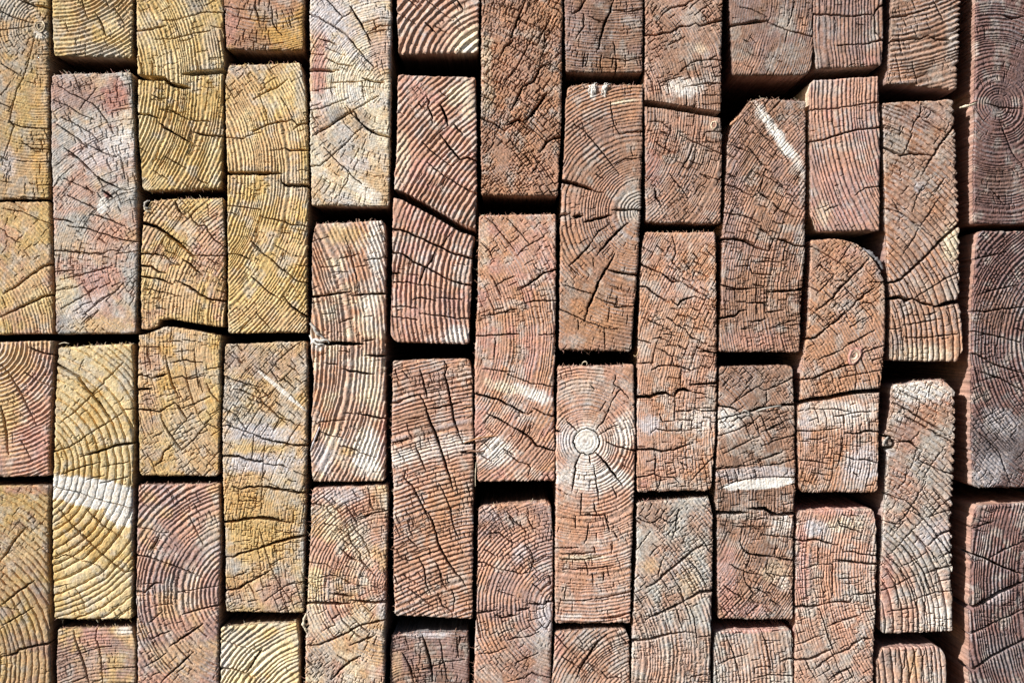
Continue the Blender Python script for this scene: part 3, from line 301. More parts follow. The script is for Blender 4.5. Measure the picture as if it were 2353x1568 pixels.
# column 11
B('mauve grey ribbed beam end at the top with a chipped right edge, eleventh column',
  [(1864, -440), (1866, 0), (1868, 100), (1874, 158)], [(2029, -440), (2029, 0), (2030, 90), (2026, 150)], (2800, 40), 8.5, ('mauve', 'pinkbrown', 'umber'), 1.1,
  blot=[(1900, 60, 30, 40, 0, 'plum', .4, 0), (2000, 140, 20, 14, 0, 'pink', .5, 0), (2010, 70, 10, 40, 0, 'grey', .5, 0)], chk=.3, tone=0.74, dz=0, side='mauve')
B('short pinkish ribbed beam end with two thin cracks, between two dark gaps',
  [(1862, 186), (1858, 210), (1860, 400), (1861, 490), (1874, 531)], [(2017, 175), (2021, 280), (2021, 400), (2020, 530)], (2480, 230), 8.5, ('pinkbrown', 'mauve', 'pink'), 1.15, r=(10, 4, 4, 10),
  blot=[(1900, 200, 40, 26, 0, 'grey', .5, 0), (1890, 490, 20, 30, 0, 'cream', .4, 0), (1930, 420, 60, 50, 0, 'pink', .35, 0)], chk=.2, tone=0.88, dz=4, side='cream')
B('orange brown beam end with a rounded-off right shoulder, pink knot above a wide crack',
  [(1862, 552), (1858, 700), (1850, 780), (1840, 850), (1838, 910), (1832, 940), (1832, 1000), (1836, 1130)], [(2024, 625), (2033, 660), (2034, 750), (2030, 830), (2021, 905), (2018, 1000), (2016, 1131)], (1560, 1010), 6.3, ('orange', 'dust', 'pinkbrown'), .8,
  top=[(1900, 549), (1950, 553), (1972, 562), (1990, 577), (2010, 602)], r=(5, 1, 14, 14),
  blot=[(1965, 812, 22, 28, 0, 'pink', .6, 0), (1925, 952, 100, 36, -5, 'white', .6, 0), (1985, 900, 40, 20, 0, 'grey', .6, 0), (1975, 1070, 50, 50, 0, 'lilac', .7, 0), (1850, 980, 16, 60, 0, 'lilac', .5, 0), (1880, 1040, 40, 50, 0, 'pinkbrown', .4, 0), (1905, 660, 40, 60, 0, 'amber', .3, 0), (1950, 580, 40, 16, 0, 'pink', .4, 0), (2022, 630, 14, 22, 0, 'slate', .6, 0)], chk=.6, cell=(20, 24), tone=0.9, dz=3, side='mauve')
B('pink tinged beam end with a bluish grey patch near its top, eleventh column, bottom row',
  [(1832, 1173), (1829, 1220), (1827, 1350), (1825, 1568), (1824, 1780)], [(2008, 1168), (2014, 1220), (2014, 1300), (2012, 1400), (2008, 1470), (2002, 1780)], (2330, 1310), 6.8, ('pinkbrown', 'dust', 'grey'), 1.0, r=(10, 12, 6, 6),
  blot=[(1872, 1212, 32, 24, 0, 'lilac', .85, 0), (1940, 1205, 40, 20, 0, 'cream', .6, 0), (1845, 1320, 20, 70, 0, 'pink', .7, 0), (1920, 1176, 80, 8, 0, 'pink', .6, 0), (1840, 1230, 14, 30, 0, 'pink', .7, 0), (1900, 1350, 40, 30, 0, 'orange', .4, 0), (1900, 1540, 40, 26, 0, 'grey', .5, 0)], chk=.6, cell=(20, 22), dz=0, side='pink')
# column 12
B('brown beam end with flat slanting ribs and a toothed right edge, top row',
  [(2048, -400), (2047, 0), (2044, 110), (2037, 192)], [(2206, -400), (2206, 0), (2204, 120), (2197, 208)], (2000, -350), 10, ('brown', 'dust', 'umber'), 1.2, rag=6, side='plum',
  blot=[(2060, 60, 26, 50, 0, 'umber', .35, 0), (2185, 100, 20, 70, 0, 'grey', .45, 0), (2070, 170, 30, 20, 0, 'orange', .4, 0)], chk=.4, cell=(20, 34), tone=0.8, dz=2, bot=[(2090, 194), (2130, 200)])
B('tan brown beam end with straight rising cracks, toothed right edge and deep torn crack',
  [(2027, 237), (2030, 400), (2032, 500), (2036, 600), (2045, 680), (2045, 760), (2045, 828)], [(2189, 229), (2196, 320), (2202, 450), (2206, 600), (2204, 690), (2211, 712), (2210, 800), (2202, 831)], (1810, 800), 12.5, ('dust', 'orange', 'brown'), 1.0, rag=5, style='groove', side='plum',
  blot=[(2060, 330, 34, 40, 0, 'grey', .6, 0), (2110, 270, 80, 34, 0, 'mauve', .55, 0), (2182, 560, 24, 50, 0, 'cream', .8, 0), (2110, 430, 16, 20, 0, 'lilac', .6, 0), (2120, 810, 80, 24, 0, 'cream', .6, 0), (2060, 790, 16, 30, 0, 'slate', .5, 0), (2060, 460, 30, 80, 0, 'pinkbrown', .45, 0), (2185, 660, 20, 30, 0, 'grey', .5, 0)], chk=.45, cell=(22, 26), tone=0.88, dz=2, r=(4, 4, 10, 8))
B('chalky topped beam end with curved dark ring lines and a chipped left edge',
  [(2050, 884), (2047, 940), (2038, 985), (2026, 1003), (2027, 1022), (2038, 1042), (2034, 1110), (2028, 1200), (2022, 1300), (2022, 1380), (2026, 1455)], [(2176, 869), (2194, 905), (2194, 1000), (2192, 1100), (2187, 1200), (2190, 1300), (2189, 1449)], (1860, 1430), 14, ('dust', 'grey', 'pinkbrown'), .9, rag=6, style='groove', side='plum',
  blot=[(2115, 900, 90, 26, 0, 'white', .85, 0), (2150, 955, 40, 34, 0, 'orange', .6, 0), (2080, 985, 30, 40, 0, 'mauve', .6, 0), (2062, 955, 14, 26, 0, 'white', .5, 0), (2060, 1095, 26, 60, 0, 'pinkbrown', .7, 0), (2165, 1100, 30, 50, 0, 'grey', .6, 0), (2060, 1190, 50, 20, 0, 'pinkbrown', .5, 0), (2150, 1230, 50, 40, 0, 'lilac', .6, 0), (2038, 1340, 18, 110, 0, 'pink', .6, 0), (2150, 1410, 44, 44, 0, 'white', .6, 0), (2080, 1420, 40, 30, 0, 'pinkbrown', .5, 0), (2042, 1040, 16, 8, 0, 'lilac', .5, 0), (2056, 874, 12, 8, 0, 'pink', .6, 0)], chk=.5, cell=(22, 24), dz=0, r=(10, 18, 5, 8), fray=('top',))
B('pale rounded beam end with upright dark ring lines at the bottom, twelfth column',
  [(2022, 1488), (2014, 1520), (2012, 2080)], [(2168, 1482), (2174, 1520), (2174, 2080)], (1300, 1600), 14, ('dust', 'pinkbrown', 'grey'), 1.0, style='groove', r=(14, 22, 6, 6), side='plum',
  blot=[(2040, 1510, 22, 26, 0, 'slate', .5, 0), (2095, 1487, 80, 6, 0, 'pink', .6, 0), (2100, 1530, 20, 50, 0, 'gold', .3, 0)], chk=.3, dz=-3)
# column 13
B('dark purplish beam end with rings round a dark heart, top right corner',
  [(2239, -100), (2236, 100), (2234, 300), (2230, 400), (2232, 515)], [(2440, -100), (2440, 515)], (2291, 241), 7.5, ('dusk', 'plum', 'dusk'), 1.15, side='pinkbrown',
  blot=[(2290, 245, 20, 20, 0, 'char', .6, 0), (2300, 420, 60, 40, 0, 'umber', .4, 0)], chk=.3, cell=(26, 34), dz=13, tx=.17, grain=2.6, tone=.9, fray=('left',))
B('dark greyish beam end on the right edge turning slate blue in its lower half',
  [(2244, 531), (2238, 570), (2228, 700), (2226, 850), (2226, 1000), (2230, 1118)], [(2440, 528), (2440, 1122)], (2520, 790), 8, ('dusk', 'plum', 'dusk'), 1.7, side='pinkbrown',
  blot=[(2300, 1020, 90, 100, 0, 'slate', .6, 0), (2275, 1080, 60, 34, -30, 'lilac', .75, 0), (2300, 970, 50, 34, 30, 'lilac', .5, 0), (2290, 720, 60, 60, 0, 'umber', .5, 0)], chk=.55, cell=(24, 24), dz=13, tx=.18, r=(14, 4, 4, 14), grain=2.6, tone=.9, fray=('left',))
B('dark mauve beam end with two thick rising cracks in the bottom right corner',
  [(2236, 1160), (2228, 1200), (2226, 1300), (2222, 1400), (2224, 1568), (2224, 1760)], [(2440, 1152), (2440, 1760)], (2900, 1360), 8, ('dusk', 'plum', 'dusk'), 1.8, side='pinkbrown',
  blot=[(2310, 1500, 60, 50, 0, 'slate', .5, 0), (2290, 1370, 40, 20, -30, 'lilac', .4, 0), (2300, 1180, 60, 10, 0, 'pink', .4, 0)], chk=.4, cell=(24, 24), dz=13, tx=.17, r=(16, 4, 4, 4), grain=2.6, tone=.9, fray=('left',))


# ---------------------------------------------------------------- geometry
def poly_eval(pts, key, t):
    """interpolate a polyline smoothly; key 0 -> parametrised by x, 1 -> by y (t in the same units)"""
    P = np.array(pts, float)
    o = 1 - key
    return np.interp(t, P[:, key], P[:, o])


def axis(lo, hi, dlo, dhi, step=STEP, coarse=14.0):
    parts = []
    if lo < dlo:
        parts.append(np.arange(lo, min(dlo, hi), coarse))
    a, b = max(lo, dlo), min(hi, dhi)
    if b > a:
        parts.append(np.linspace(a, b, max(3, int(round((b - a) / step)) + 1)))
    if hi > dhi:
        parts.append(np.arange(max(dhi, lo) + coarse, hi, coarse))
    x = np.unique(np.concatenate(parts + [np.array([lo, hi], float)]))
    keep = np.concatenate([[True], np.diff(x) > 0.3]); keep[-1] = True
    x = x[keep]
    if len(x) > 2 and x[-1] - x[-2] < 0.3:
        x = np.delete(x, -2)
    return x


def to_world(x, y, h):
    return np.column_stack([(x - CX) * U, -h * U, (CY - y) * U])


def build_mesh(name, co, quads, col, mat, ngons=()):
    me = bpy.data.meshes.new(name)
    nq = len(quads)
    me.vertices.add(len(co))
    me.vertices.foreach_set('co', np.ascontiguousarray(co, np.float32).ravel())
    loops = [np.asarray(quads, np.int32).ravel()]
    starts = list(np.arange(nq) * 4)
    n = nq * 4
    for g in ngons:
        starts.append(n); loops.append(np.asarray(g, np.int32)); n += len(g)
    me.loops.add(n)
    me.loops.foreach_set('vertex_index', np.concatenate(loops))
    me.polygons.add(len(starts))
    me.polygons.foreach_set('loop_start', np.asarray(starts, np.int32))
    me.update(calc_edges=True)
    if col is not None:
        at = me.color_attributes.new('wood_tint', 'FLOAT_COLOR', 'POINT')
        at.data.foreach_set('color', np.column_stack([col, np.ones(len(col))]).astype(np.float32).ravel())
    me.materials.append(mat)
    return me


def ring_fields(b, X, Y, sd):
    cx, cy = b['c']
    p = b['p']
    wx = X + 2.6 * fbm(X / 34, Y / 34, sd + 1, 2) + 0.075 * p * vn(X / 6.5, Y / 6.5, sd + 5)
    wy = Y + 2.6 * fbm(X / 34, Y / 34, sd + 2, 2) + 0.075 * p * vn(X / 6.5, Y / 6.5, sd + 6)
    d = np.hypot(wx - cx, wy - cy)
    th = np.arctan2(wy - cy, wx - cx)
    ph = d / p + 0.75 * vn(d / (p * 3.1), d * 0, sd + 8) + 0.5 * vn(d / (p * 9.0), d * 0 + 3, sd + 9)
    return d, th, ph


def ridge_h(b, ph, p):
    f = ph - np.floor(ph)
    if b['style'] == 'groove':
        e = np.minimum(f, 1 - f) * p
        return 0.5 - 2.4 * np.exp(-(e / 1.25) ** 2) - 0.16 * np.cos(2 * math.pi * f)
    # rounded late-wood ridge, steeper on one flank
    g = np.where(f < .38, f / .38, (1 - f) / .62)
    g = g * g * (3 - 2 * g)
    return (g - .5) * 2


def face(b, idx, X, Y, dedge):
    sd = 1000 + idx * 53
    p = b['p']
    d, th, ph = ring_fields(b, X, Y, sd)
    worn = sst(-.55, .35, fbm(X / 60, Y / 60, sd + 20, 2) + .15)
    flat = np.zeros_like(X)
    col = np.zeros((len(X), 3))
    # ---- tints
    n1 = sst(-.25, .35, fbm(X / 55, Y / 75, sd + 30, 3) + .25 * vn(ph / 3.0, th * 6, sd + 31))
    n2 = sst(.0, .5, fbm(X / 38, Y / 38, sd + 33, 3))
    c0, c1, c2 = [PAL[k] for k in b['cols']]
    col[:] = c0
    col += (c1 - c0) * (n1 * .85)[:, None]
    col += (c2 - col) * (n2 * .65)[:, None]
    # silvery weathering blotches
    gz = sst(.08, .5, fbm(X / 26, Y / 26, sd + 40, 4)) * .5
    col += (PAL['grey'] * 1.15 - col) * gz[:, None]
    col *= b['tone']  # per-beam wood tone; also paints in the vignette falloff towards the frame edges
    jn = .30 * fbm(X / 16, Y / 16, sd + 44, 3) + .10 * vn(X / 3.2, Y / 3.2, sd + 46)
    for (bx, by, rx, ry, ang, tint, st, fl) in b['blot']:
        a = math.radians(ang)
        dx = (X - bx) * math.cos(a) + (Y - by) * math.sin(a)
        dy = -(X - bx) * math.sin(a) + (Y - by) * math.cos(a)
        sharp = fl > .45
        q = np.sqrt((dx / rx) ** 2 + (dy / ry) ** 2) + jn * (.7 if sharp else 1.25)
        m = sst(1.2, .95 if sharp else .45, q) * st
        col += (PAL[tint] - col) * m[:, None]
        if fl:
            flat = np.maximum(flat, m * fl)
    rh = ridge_h(b, ph, p)
    # late wood is denser and a little browner than the early wood
    lw = np.clip(rh, -1, 1)
    # weather-bleached fibre on the proud late wood, in drifts
    bl = sst(-.1, .45, fbm(X / 44, Y / 44, sd + 41, 3)) * sst(.1, .9, lw + .35 * vn(X / 3, Y / 3, sd + 42))
    col += (PAL['pale' if b['cols'][0] in ('yellow', 'tan', 'pale', 'gold') else 'lilac'] * b['tone'] - col) * (.42 * bl)[:, None]
    col *= (1 - .10 * lw)[:, None] * np.array([1.0, 1 - 0, 1.0])
    col *= (1 + .16 * vn(X / 2.6, Y / 2.6, sd + 50) + .12 * vn(X / 7, Y / 7, sd + 51))[:, None]
    warm = .07 * vn(X / 5, Y / 5, sd + 52)
    col[:, 0] *= 1 + warm; col[:, 2] *= 1 - warm
    # ---- relief
    amp = b['a'] * 0.165 * p * (0.3 + .7 * worn) * (1 - .8 * flat) * (.6 + .6 * _h(np.floor(ph), np.floor(ph) * 0, sd + 64))
    if b['style'] == 'groove':
        amp = b['a'] * 3.4 * (0.5 + .5 * worn) * (1 - .6 * flat)
    h = amp * rh
    h += 2.4 * fbm(X / 90, Y / 90, sd + 60, 2) + .45 * fbm(X / 22, Y / 22, sd + 61, 2)
    h += b['fz'] * (1 - .2 * flat) * (.42 * vn(X / 2.0, Y / 2.0, sd + 62) + .42 * vn(X / 4.6, Y / 4.6, sd + 63))
    # ---- checks: small cubical blocks along and across the rings
    for lev, (Tb, Rb, wdt, dep, den) in enumerate(((b['cell'][0] * .42, b['cell'][1] * .42, .95, 5.0, b['chk'] * .8 + .08), (b['cell'][0], b['cell'][1], 1.35, 15.0, b['chk'] * .75))):
        jx = .55 * vn(X / 7, Y / 7, sd + 70 + lev) + .45 * vn(X / 3.2, Y / 3.2, sd + 90 + lev)
        bb = d / Tb + .16 * vn(X / (Tb * 1.3), Y / (Tb * 1.3), sd + 72 + lev) + jx / Tb
        ib = np.floor(bb); fb = bb - ib
        eb = np.minimum(fb, 1 - fb) * Tb
        bid = ib + (fb > .5)
        s = th * (ib + .5) * Tb
        off = _h(ib, ib * 0 + 5, sd + 74 + lev)
        cc = s / Rb + off * 7 + .13 * vn(X / (Rb * .9), Y / (Rb * .9), sd + 76 + lev) + jx / Rb
        ic = np.floor(cc); fc = cc - ic
        ec = np.minimum(fc, 1 - fc) * Rb
        cid = ic + (fc > .5)
        gate = sst(-.25, .25, fbm(X / 48, Y / 48, sd + 78 + lev, 2) + (den - .5) * 1.1)
        pt = (_h(bid, np.floor(s / (Rb * 1.6)), sd + 79 + lev) < den * .75) * gate
        pr = (_h(ib, cid, sd + 80 + lev) < den * 1.05) * gate
        wv = wdt * (.55 + .75 * _h(ib, cid, sd + 81))
        h -= dep * pt * sst(wv * 1.1, wv * .6, eb) * (1 - flat) * .8
        h -= dep * pr * sst(wv * 1.1, wv * .6, ec) * (1 - flat)
        if lev == 1:
            h += (_h(ib, ic, sd + 83) - .5) * 1.5 * gate * b['chk'] * (1 - flat)
    # ---- the big traced checks and splits
    jx = 1.1 * vn(X / 9, Y / 9, sd + 100) + .8 * vn(X / 3.5, Y / 3.5, sd + 101)
    jy = 1.1 * vn(X / 9, Y / 9, sd + 102) + .8 * vn(X / 3.5, Y / 3.5, sd + 103)
    best = np.zeros_like(h)
    lip = np.zeros_like(h)
    for (w, P, e0, e1) in b['cr']:
        pad = w + 8
        m = (X > P[:, 0].min() - pad) & (X < P[:, 0].max() + pad) & (Y > P[:, 1].min() - pad) & (Y < P[:, 1].max() + pad)
        ii = np.nonzero(m)[0]
        if not len(ii):
            continue
        k = .45 if w > 8 else 1.0
        px, py = X[ii] + jx[ii] * k, Y[ii] + jy[ii] * k
        seg = np.hypot(*np.diff(P, axis=0).T); tot = seg.sum(); acc = 0
        dm = np.full(len(ii), 1e9); tm = np.zeros(len(ii))
        for a0, a1, L in zip(P[:-1], P[1:], seg):
            v = a1 - a0
            t = np.clip(((px - a0[0]) * v[0] + (py - a0[1]) * v[1]) / max(L * L, 1e-6), 0, 1)
            q = np.hypot(px - a0[0] - t * v[0], py - a0[1] - t * v[1])
            u = q < dm
            dm[u] = q[u]; tm[u] = (acc + t[u] * L) / tot
            acc += L
        tp = np.minimum(e0 + (1 - e0) * sst(0, .3, tm), e1 + (1 - e1) * sst(0, .3, 1 - tm))
        ww = np.maximum(w * tp, 1.3) * .5
        D = (14 + 14.0 * w) if w < 7 else 260
        dep = min(D, 260) * (.35 + .65 * tp)
        if w > 8:
            dep = np.full(len(ii), 260.)
        best[ii] = np.maximum(best[ii], dep * sst(ww + .3, ww - .4, dm))
        lip[ii] = np.maximum(lip[ii], np.minimum(w * .18, 1.0) * np.exp(-(np.maximum(dm - ww, 0) / (1.2 + w * .35)) ** 2))
    h -= np.maximum(best, lip)
    # ---- worn arris
    re = 5.0 + 2.5 * vn(X / 15, Y / 15, sd + 110)
    t = np.clip(1 - dedge / re, 0, 1)
    h -= re * (1 - np.sqrt(np.maximum(1 - t * t, 0)))
    return h, col


def edge_wobble(t, sd, amp):
    return amp * (1.3 * fbm(t / 40, t * 0, sd, 2) + .9 * vn(t / 7, t * 0 + 1, sd + 3) + .5 * vn(t / 2.6, t * 0 + 2, sd + 4))


def make_beam(b, idx, mat):
    sd = 1000 + idx * 53
    r = b['r']
    Lp = [list(q) for q in b['left']]; Rp = [list(q) for q in b['right']]
    tl, tr, bl, br = Lp[0][:], Rp[0][:], Lp[-1][:], Rp[-1][:]
    x0, x1 = min(tl[0], bl[0]), max(tr[0], br[0])
    y0, y1 = min(tl[1], tr[1]), max(bl[1], br[1])
    xs = axis(x0, x1, -24, 2376)
    ys = axis(y0, y1, -24, 1592)
    u = (xs - x0) / (x1 - x0); v = (ys - y0) / (y1 - y0)
    W, H = x1 - x0, y1 - y0
    Lp[0][1] += r[0]; Rp[0][1] += r[1]; Rp[-1][1] -= r[2]; Lp[-1][1] -= r[3]
    T = [tl] + b['top'] + [tr]; Bo = [bl] + b['bot'] + [br]
    Tx = tl[0] + u * (tr[0] - tl[0]); Bx = bl[0] + u * (br[0] - bl[0])
    Ty = poly_eval(T, 0, Tx); By = poly_eval(Bo, 0, Bx)

    def rnd(q, rad):
        t = np.clip(1 - q / rad, 0, 1)
        return rad * (1 - np.sqrt(1 - t * t))
    Ty = Ty + rnd(Tx - tl[0], r[0]) + rnd(tr[0] - Tx, r[1])
    By = By - rnd(Bx - bl[0], r[3]) - rnd(br[0] - Bx, r[2])
    Ly = Lp[0][1] + v * (Lp[-1][1] - Lp[0][1]); Ry = Rp[0][1] + v * (Rp[-1][1] - Rp[0][1])
    Lx = poly_eval(Lp, 1, Ly); Rx = poly_eval(Rp, 1, Ry)
    eu = sst(0, 8 / W, u) * sst(0, 8 / W, 1 - u); ev = sst(0, 8 / H, v) * sst(0, 8 / H, 1 - v)
    Ty = Ty + edge_wobble(Tx, sd + 201, 1.1) * eu; By = By + edge_wobble(Bx, sd + 203, .9) * eu
    Lx = Lx + edge_wobble(Ly, sd + 205, 1.0) * ev; Rx = Rx + edge_wobble(Ry, sd + 207, .9) * ev
    # ribs of the rings standing out at the edge
    for (ax, ay, sgn, which) in ((Lx, Ly, 1, 'L'), (Rx, Ry, -1, 'R')):
        _, _, ph = ring_fields(b, ax, ay, sd)
        f = ph - np.floor(ph)
        tooth = (b['rag'] * 1.25 if which == 'R' else 0) + .9 * b['grain']
        ax += sgn * tooth * (1 - (1 - np.abs(2 * f - 1)) ** .7) * ev
    uu, vv = np.meshgrid(u, v)
    P00 = (Tx[0], Ty[0]); P10 = (Tx[-1], Ty[-1]); P01 = (Bx[0], By[0]); P11 = (Bx[-1], By[-1])

    def tfi(t_, b_, l_, r_, k):
        return ((1 - vv) * t_[None, :] + vv * b_[None, :] + (1 - uu) * l_[:, None] + uu * r_[:, None]
                - ((1 - uu) * (1 - vv) * P00[k] + uu * (1 - vv) * P10[k] + (1 - uu) * vv * P01[k] + uu * vv * P11[k]))
    X = tfi(Tx, Bx, Lx, Rx, 0); Y = tfi(Ty, By, Ly, Ry, 1)
    de = np.minimum(np.minimum(np.hypot(X - Lx[:, None], Y - Ly[:, None]), np.hypot(X - Rx[:, None], Y - Ry[:, None]) * .62),
                    np.minimum(np.hypot(X - Tx[None, :], Y - Ty[None, :]), np.hypot(X - Bx[None, :], Y - By[None, :])))
    ny, nx = X.shape
    # traced checks that belong to this beam
    b['cr'] = []
    for w, P in CR:
        mx, my = P.mean(axis=0)
        ly, ry = np.interp(my, Ly, Lx), np.interp(my, Ry, Rx)
        ty, by = np.interp(mx, Tx, Ty), np.interp(mx, Bx, By)
        if ly - 4 < mx < ry + 4 and ty - 4 < my < by + 4:
            ends = []
            for q in (P[0], P[-1]):
                near = (q[0] - np.interp(q[1], Ly, Lx) < 9) or (np.interp(q[1], Ry, Rx) - q[0] < 9)
                ends.append(1.0 if near else .35)
            PP = P.copy()
            for i, q in ((0, P[0]), (-1, P[-1])):
                if ends[i] == 1.0:
                    PP[i] = q + np.array([-8 if q[0] < (ly + ry) / 2 else 8, 0])
            b['cr'].append((w, PP, ends[0], ends[1]))
    h, col = face(b, idx, X.ravel(), Y.ravel(), de.ravel())
    xm, ym = (x0 + x1) / 2, (y0 + y1) / 2
    tilt = b['dz'] - b['tx'] * (X.ravel() - x0) + b['ty'] * (Y.ravel() - ym)
    if b['tx']:
        h = h + tilt
    else:
        h = h + b['dz'] + b['ty'] * (Y.ravel() - ym)
    co = [to_world(X.ravel(), Y.ravel(), h)]
    cols = [col]
    ids = np.arange(nx * ny).reshape(ny, nx)
    quads = [np.column_stack([ids[1:, :-1].ravel(), ids[1:, 1:].ravel(), ids[:-1, 1:].ravel(), ids[:-1, :-1].ravel()])]
    per = np.concatenate([ids[0, :-1], ids[:-1, -1], ids[-1, :0:-1], ids[:0:-1, 0]])
    px, py = X.ravel()[per], Y.ravel()[per]
    base = len(h)
    prev = per
    n = len(per)
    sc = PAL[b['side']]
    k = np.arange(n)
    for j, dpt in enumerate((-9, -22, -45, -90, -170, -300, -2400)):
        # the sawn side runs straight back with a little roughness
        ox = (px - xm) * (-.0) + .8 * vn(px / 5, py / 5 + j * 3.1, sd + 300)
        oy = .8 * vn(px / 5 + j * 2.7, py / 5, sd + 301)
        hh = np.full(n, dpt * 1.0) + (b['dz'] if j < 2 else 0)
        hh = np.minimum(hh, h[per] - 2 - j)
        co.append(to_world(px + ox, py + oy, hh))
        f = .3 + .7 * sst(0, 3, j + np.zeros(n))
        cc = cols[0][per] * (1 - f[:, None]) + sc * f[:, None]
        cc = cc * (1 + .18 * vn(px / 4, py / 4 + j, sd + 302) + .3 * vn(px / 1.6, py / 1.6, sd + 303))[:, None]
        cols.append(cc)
        cur = base + j * n + k
        quads.append(np.column_stack([prev, np.roll(prev, -1), np.roll(cur, -1), cur])[:, ::-1])
        prev = cur
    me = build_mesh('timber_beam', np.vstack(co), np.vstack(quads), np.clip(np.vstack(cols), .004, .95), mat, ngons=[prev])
    ob = bpy.data.objects.new('timber_beam', me)
    COL.objects.link(ob)
    ob['kind'] = 'thing'; ob['label'] = b['label']; ob['category'] = 'timber beam'; ob['group'] = 'stacked timber beams with sawn ends'
    b['ob'] = ob
    b['edges'] = dict(top=(Tx, Ty), bot=(Bx, By), left=(Lx, Ly), right=(Rx, Ry))
    return ob


# ---------------------------------------------------------------- materials
def wood_material(name, fibre=False):
    m = bpy.data.materials.new(name); m.use_nodes = True
    nt = m.node_tree; N = nt.nodes; L = nt.links
    bs = N['Principled BSDF']
    bs.inputs['Roughness'].default_value = .88
    bs.inputs['Specular IOR Level'].default_value = .18
    at = N.new('ShaderNodeAttribute'); at.attribute_name = 'wood_tint'
    tc = N.new('ShaderNodeTexCoord')
    n1 = N.new('ShaderNodeTexNoise'); n1.inputs['Scale'].default_value = 1500; n1.inputs['Detail'].default_value = 3
    n2 = N.new('ShaderNodeTexNoise'); n2.inputs['Scale'].default_value = 240; n2.inputs['Detail'].default_value = 4
    L.new(tc.outputs['Object'], n1.inputs['Vector']); L.new(tc.outputs['Object'], n2.inputs['Vector'])
    r1 = N.new('ShaderNodeMapRange'); r1.inputs['To Min'].default_value = .72; r1.inputs['To Max'].default_value = 1.28
    r1.inputs['From Min'].default_value = .25; r1.inputs['From Max'].default_value = .75
    L.new(n1.outputs['Fac'], r1.inputs['Value'])
    r2 = N.new('ShaderNodeMapRange'); r2.inputs['To Min'].default_value = .85; r2.inputs['To Max'].default_value = 1.15
    r2.inputs['From Min'].default_value = .25; r2.inputs['From Max'].default_value = .75
    L.new(n2.outputs['Fac'], r2.inputs['Value'])
    mu = N.new('ShaderNodeMath'); mu.operation = 'MULTIPLY'
    L.new(r1.outputs[0], mu.inputs[0]); L.new(r2.outputs[0], mu.inputs[1])
    mx = N.new('ShaderNodeVectorMath'); mx.operation = 'SCALE'
    L.new(at.outputs['Color'], mx.inputs[0]); L.new(mu.outputs[0], mx.inputs['Scale'])
    L.new(mx.outputs[0], bs.inputs['Base Color'])
    bp = N.new('ShaderNodeBump'); bp.inputs['Strength'].default_value = .5; bp.inputs['Distance'].default_value = .0003
    L.new(n1.outputs['Fac'], bp.inputs['Height']); L.new(bp.outputs[0], bs.inputs['Normal'])
    return m


WOOD = wood_material('weathered end grain')
FIB = wood_material('torn wood fibre')

for i, b in enumerate(BEAMS):
    make_beam(b, i, WOOD)


# ---------------------------------------------------------------- small parts
def tube(paths, sides=4):
    """paths: list of (points Nx3 in x,y,h, radii) -> co, quads"""
    co = []; q = []; n = 0
    for P, R in paths:
        P = np.asarray(P, float)
        for i in range(len(P)):
            t = P[min(i + 1, len(P) - 1)] - P[max(i - 1, 0)]
            t = t / (np.linalg.norm(t) + 1e-9)
            a = np.cross(t, [0.3, 0.2, 1.0]); a /= np.linalg.norm(a) + 1e-9
            c = np.cross(t, a)
            for s in range(sides):
                th = 2 * math.pi * s / sides
                co.append(P[i] + R[i] * (math.cos(th) * a + .7 * math.sin(th) * c))
        for i in range(len(P) - 1):
            for s in range(sides):
                q.append((n + i * sides + s, n + i * sides + (s + 1) % sides, n + (i + 1) * sides + (s + 1) % sides, n + (i + 1) * sides + s))
        n += len(P) * sides
    return np.array(co), np.array(q)


def part(name, parent, co, quads, col, kind=None, label=None):
    me = build_mesh(name, to_world(co[:, 0], co[:, 1], co[:, 2]), quads, np.clip(col, .004, .95), FIB)
    o = bpy.data.objects.new(name, me); COL.objects.link(o); o.parent = parent
    if kind:
        o['kind'] = kind
    if label:
        o['label'] = label
    return o


rng = np.random.default_rng(11)
for b in BEAMS:
    if not b['fray']:
        continue
    paths = []; tint = []
    for e in b['fray']:
        ex, ey = b['edges'][e]
        ok = np.nonzero((ex > -10) & (ex < 2370) & (ey > -10) & (ey < 1580))[0]
        cnt = int(len(ok) * STEP / (3.2 if e != 'left' else 7))
        for _ in range(cnt):
            i = int(rng.choice(ok))
            x, y = ex[i], ey[i]
            L = rng.gamma(2.0, 1.5) + 1.2
            L = min(L, 10)
            dx, dy = {'top': (rng.normal(0, .5), -1), 'bot': (rng.normal(0, .5), 1), 'left': (-1, rng.normal(0, .5)), 'right': (1, rng.normal(0, .5))}[e]
            cu = rng.normal(0, .7)
            pts = []
            h0 = b['dz'] - rng.uniform(4, 9)
            for t in (0, .35, .7, 1):
                pts.append((x - dx * 1.5 + dx * L * t + cu * L * t * t * (dy != 0) * .6, y - dy * 1.5 + dy * L * t + cu * L * t * t * .5 * abs(dx), h0 + L * t * rng.uniform(0, .5)))
            w = rng.uniform(.35, .8)
            paths.append((pts, [w, w, w * .8, w * .3]))
            tint.append(PAL[rng.choice(['pink', 'pinkbrown', 'cream', b['cols'][0], b['cols'][0]])])
    co, q = tube(paths, 3)
    part('frayed_fibre', b['ob'], co, q, np.repeat(np.array(tint), 12, axis=0), kind='stuff')


def beam_at(x, y):
    for b in BEAMS:
        (lx, ly), (rx, ry) = b['edges']['left'], b['edges']['right']
        (tx, ty), (bx, by) = b['edges']['top'], b['edges']['bot']
        if np.interp(y, ly, lx) - 14 < x < np.interp(y, ry, rx) + 14 and np.interp(x, tx, ty) - 14 < y < np.interp(x, bx, by) + 14:
            return b
    raise ValueError((x, y))


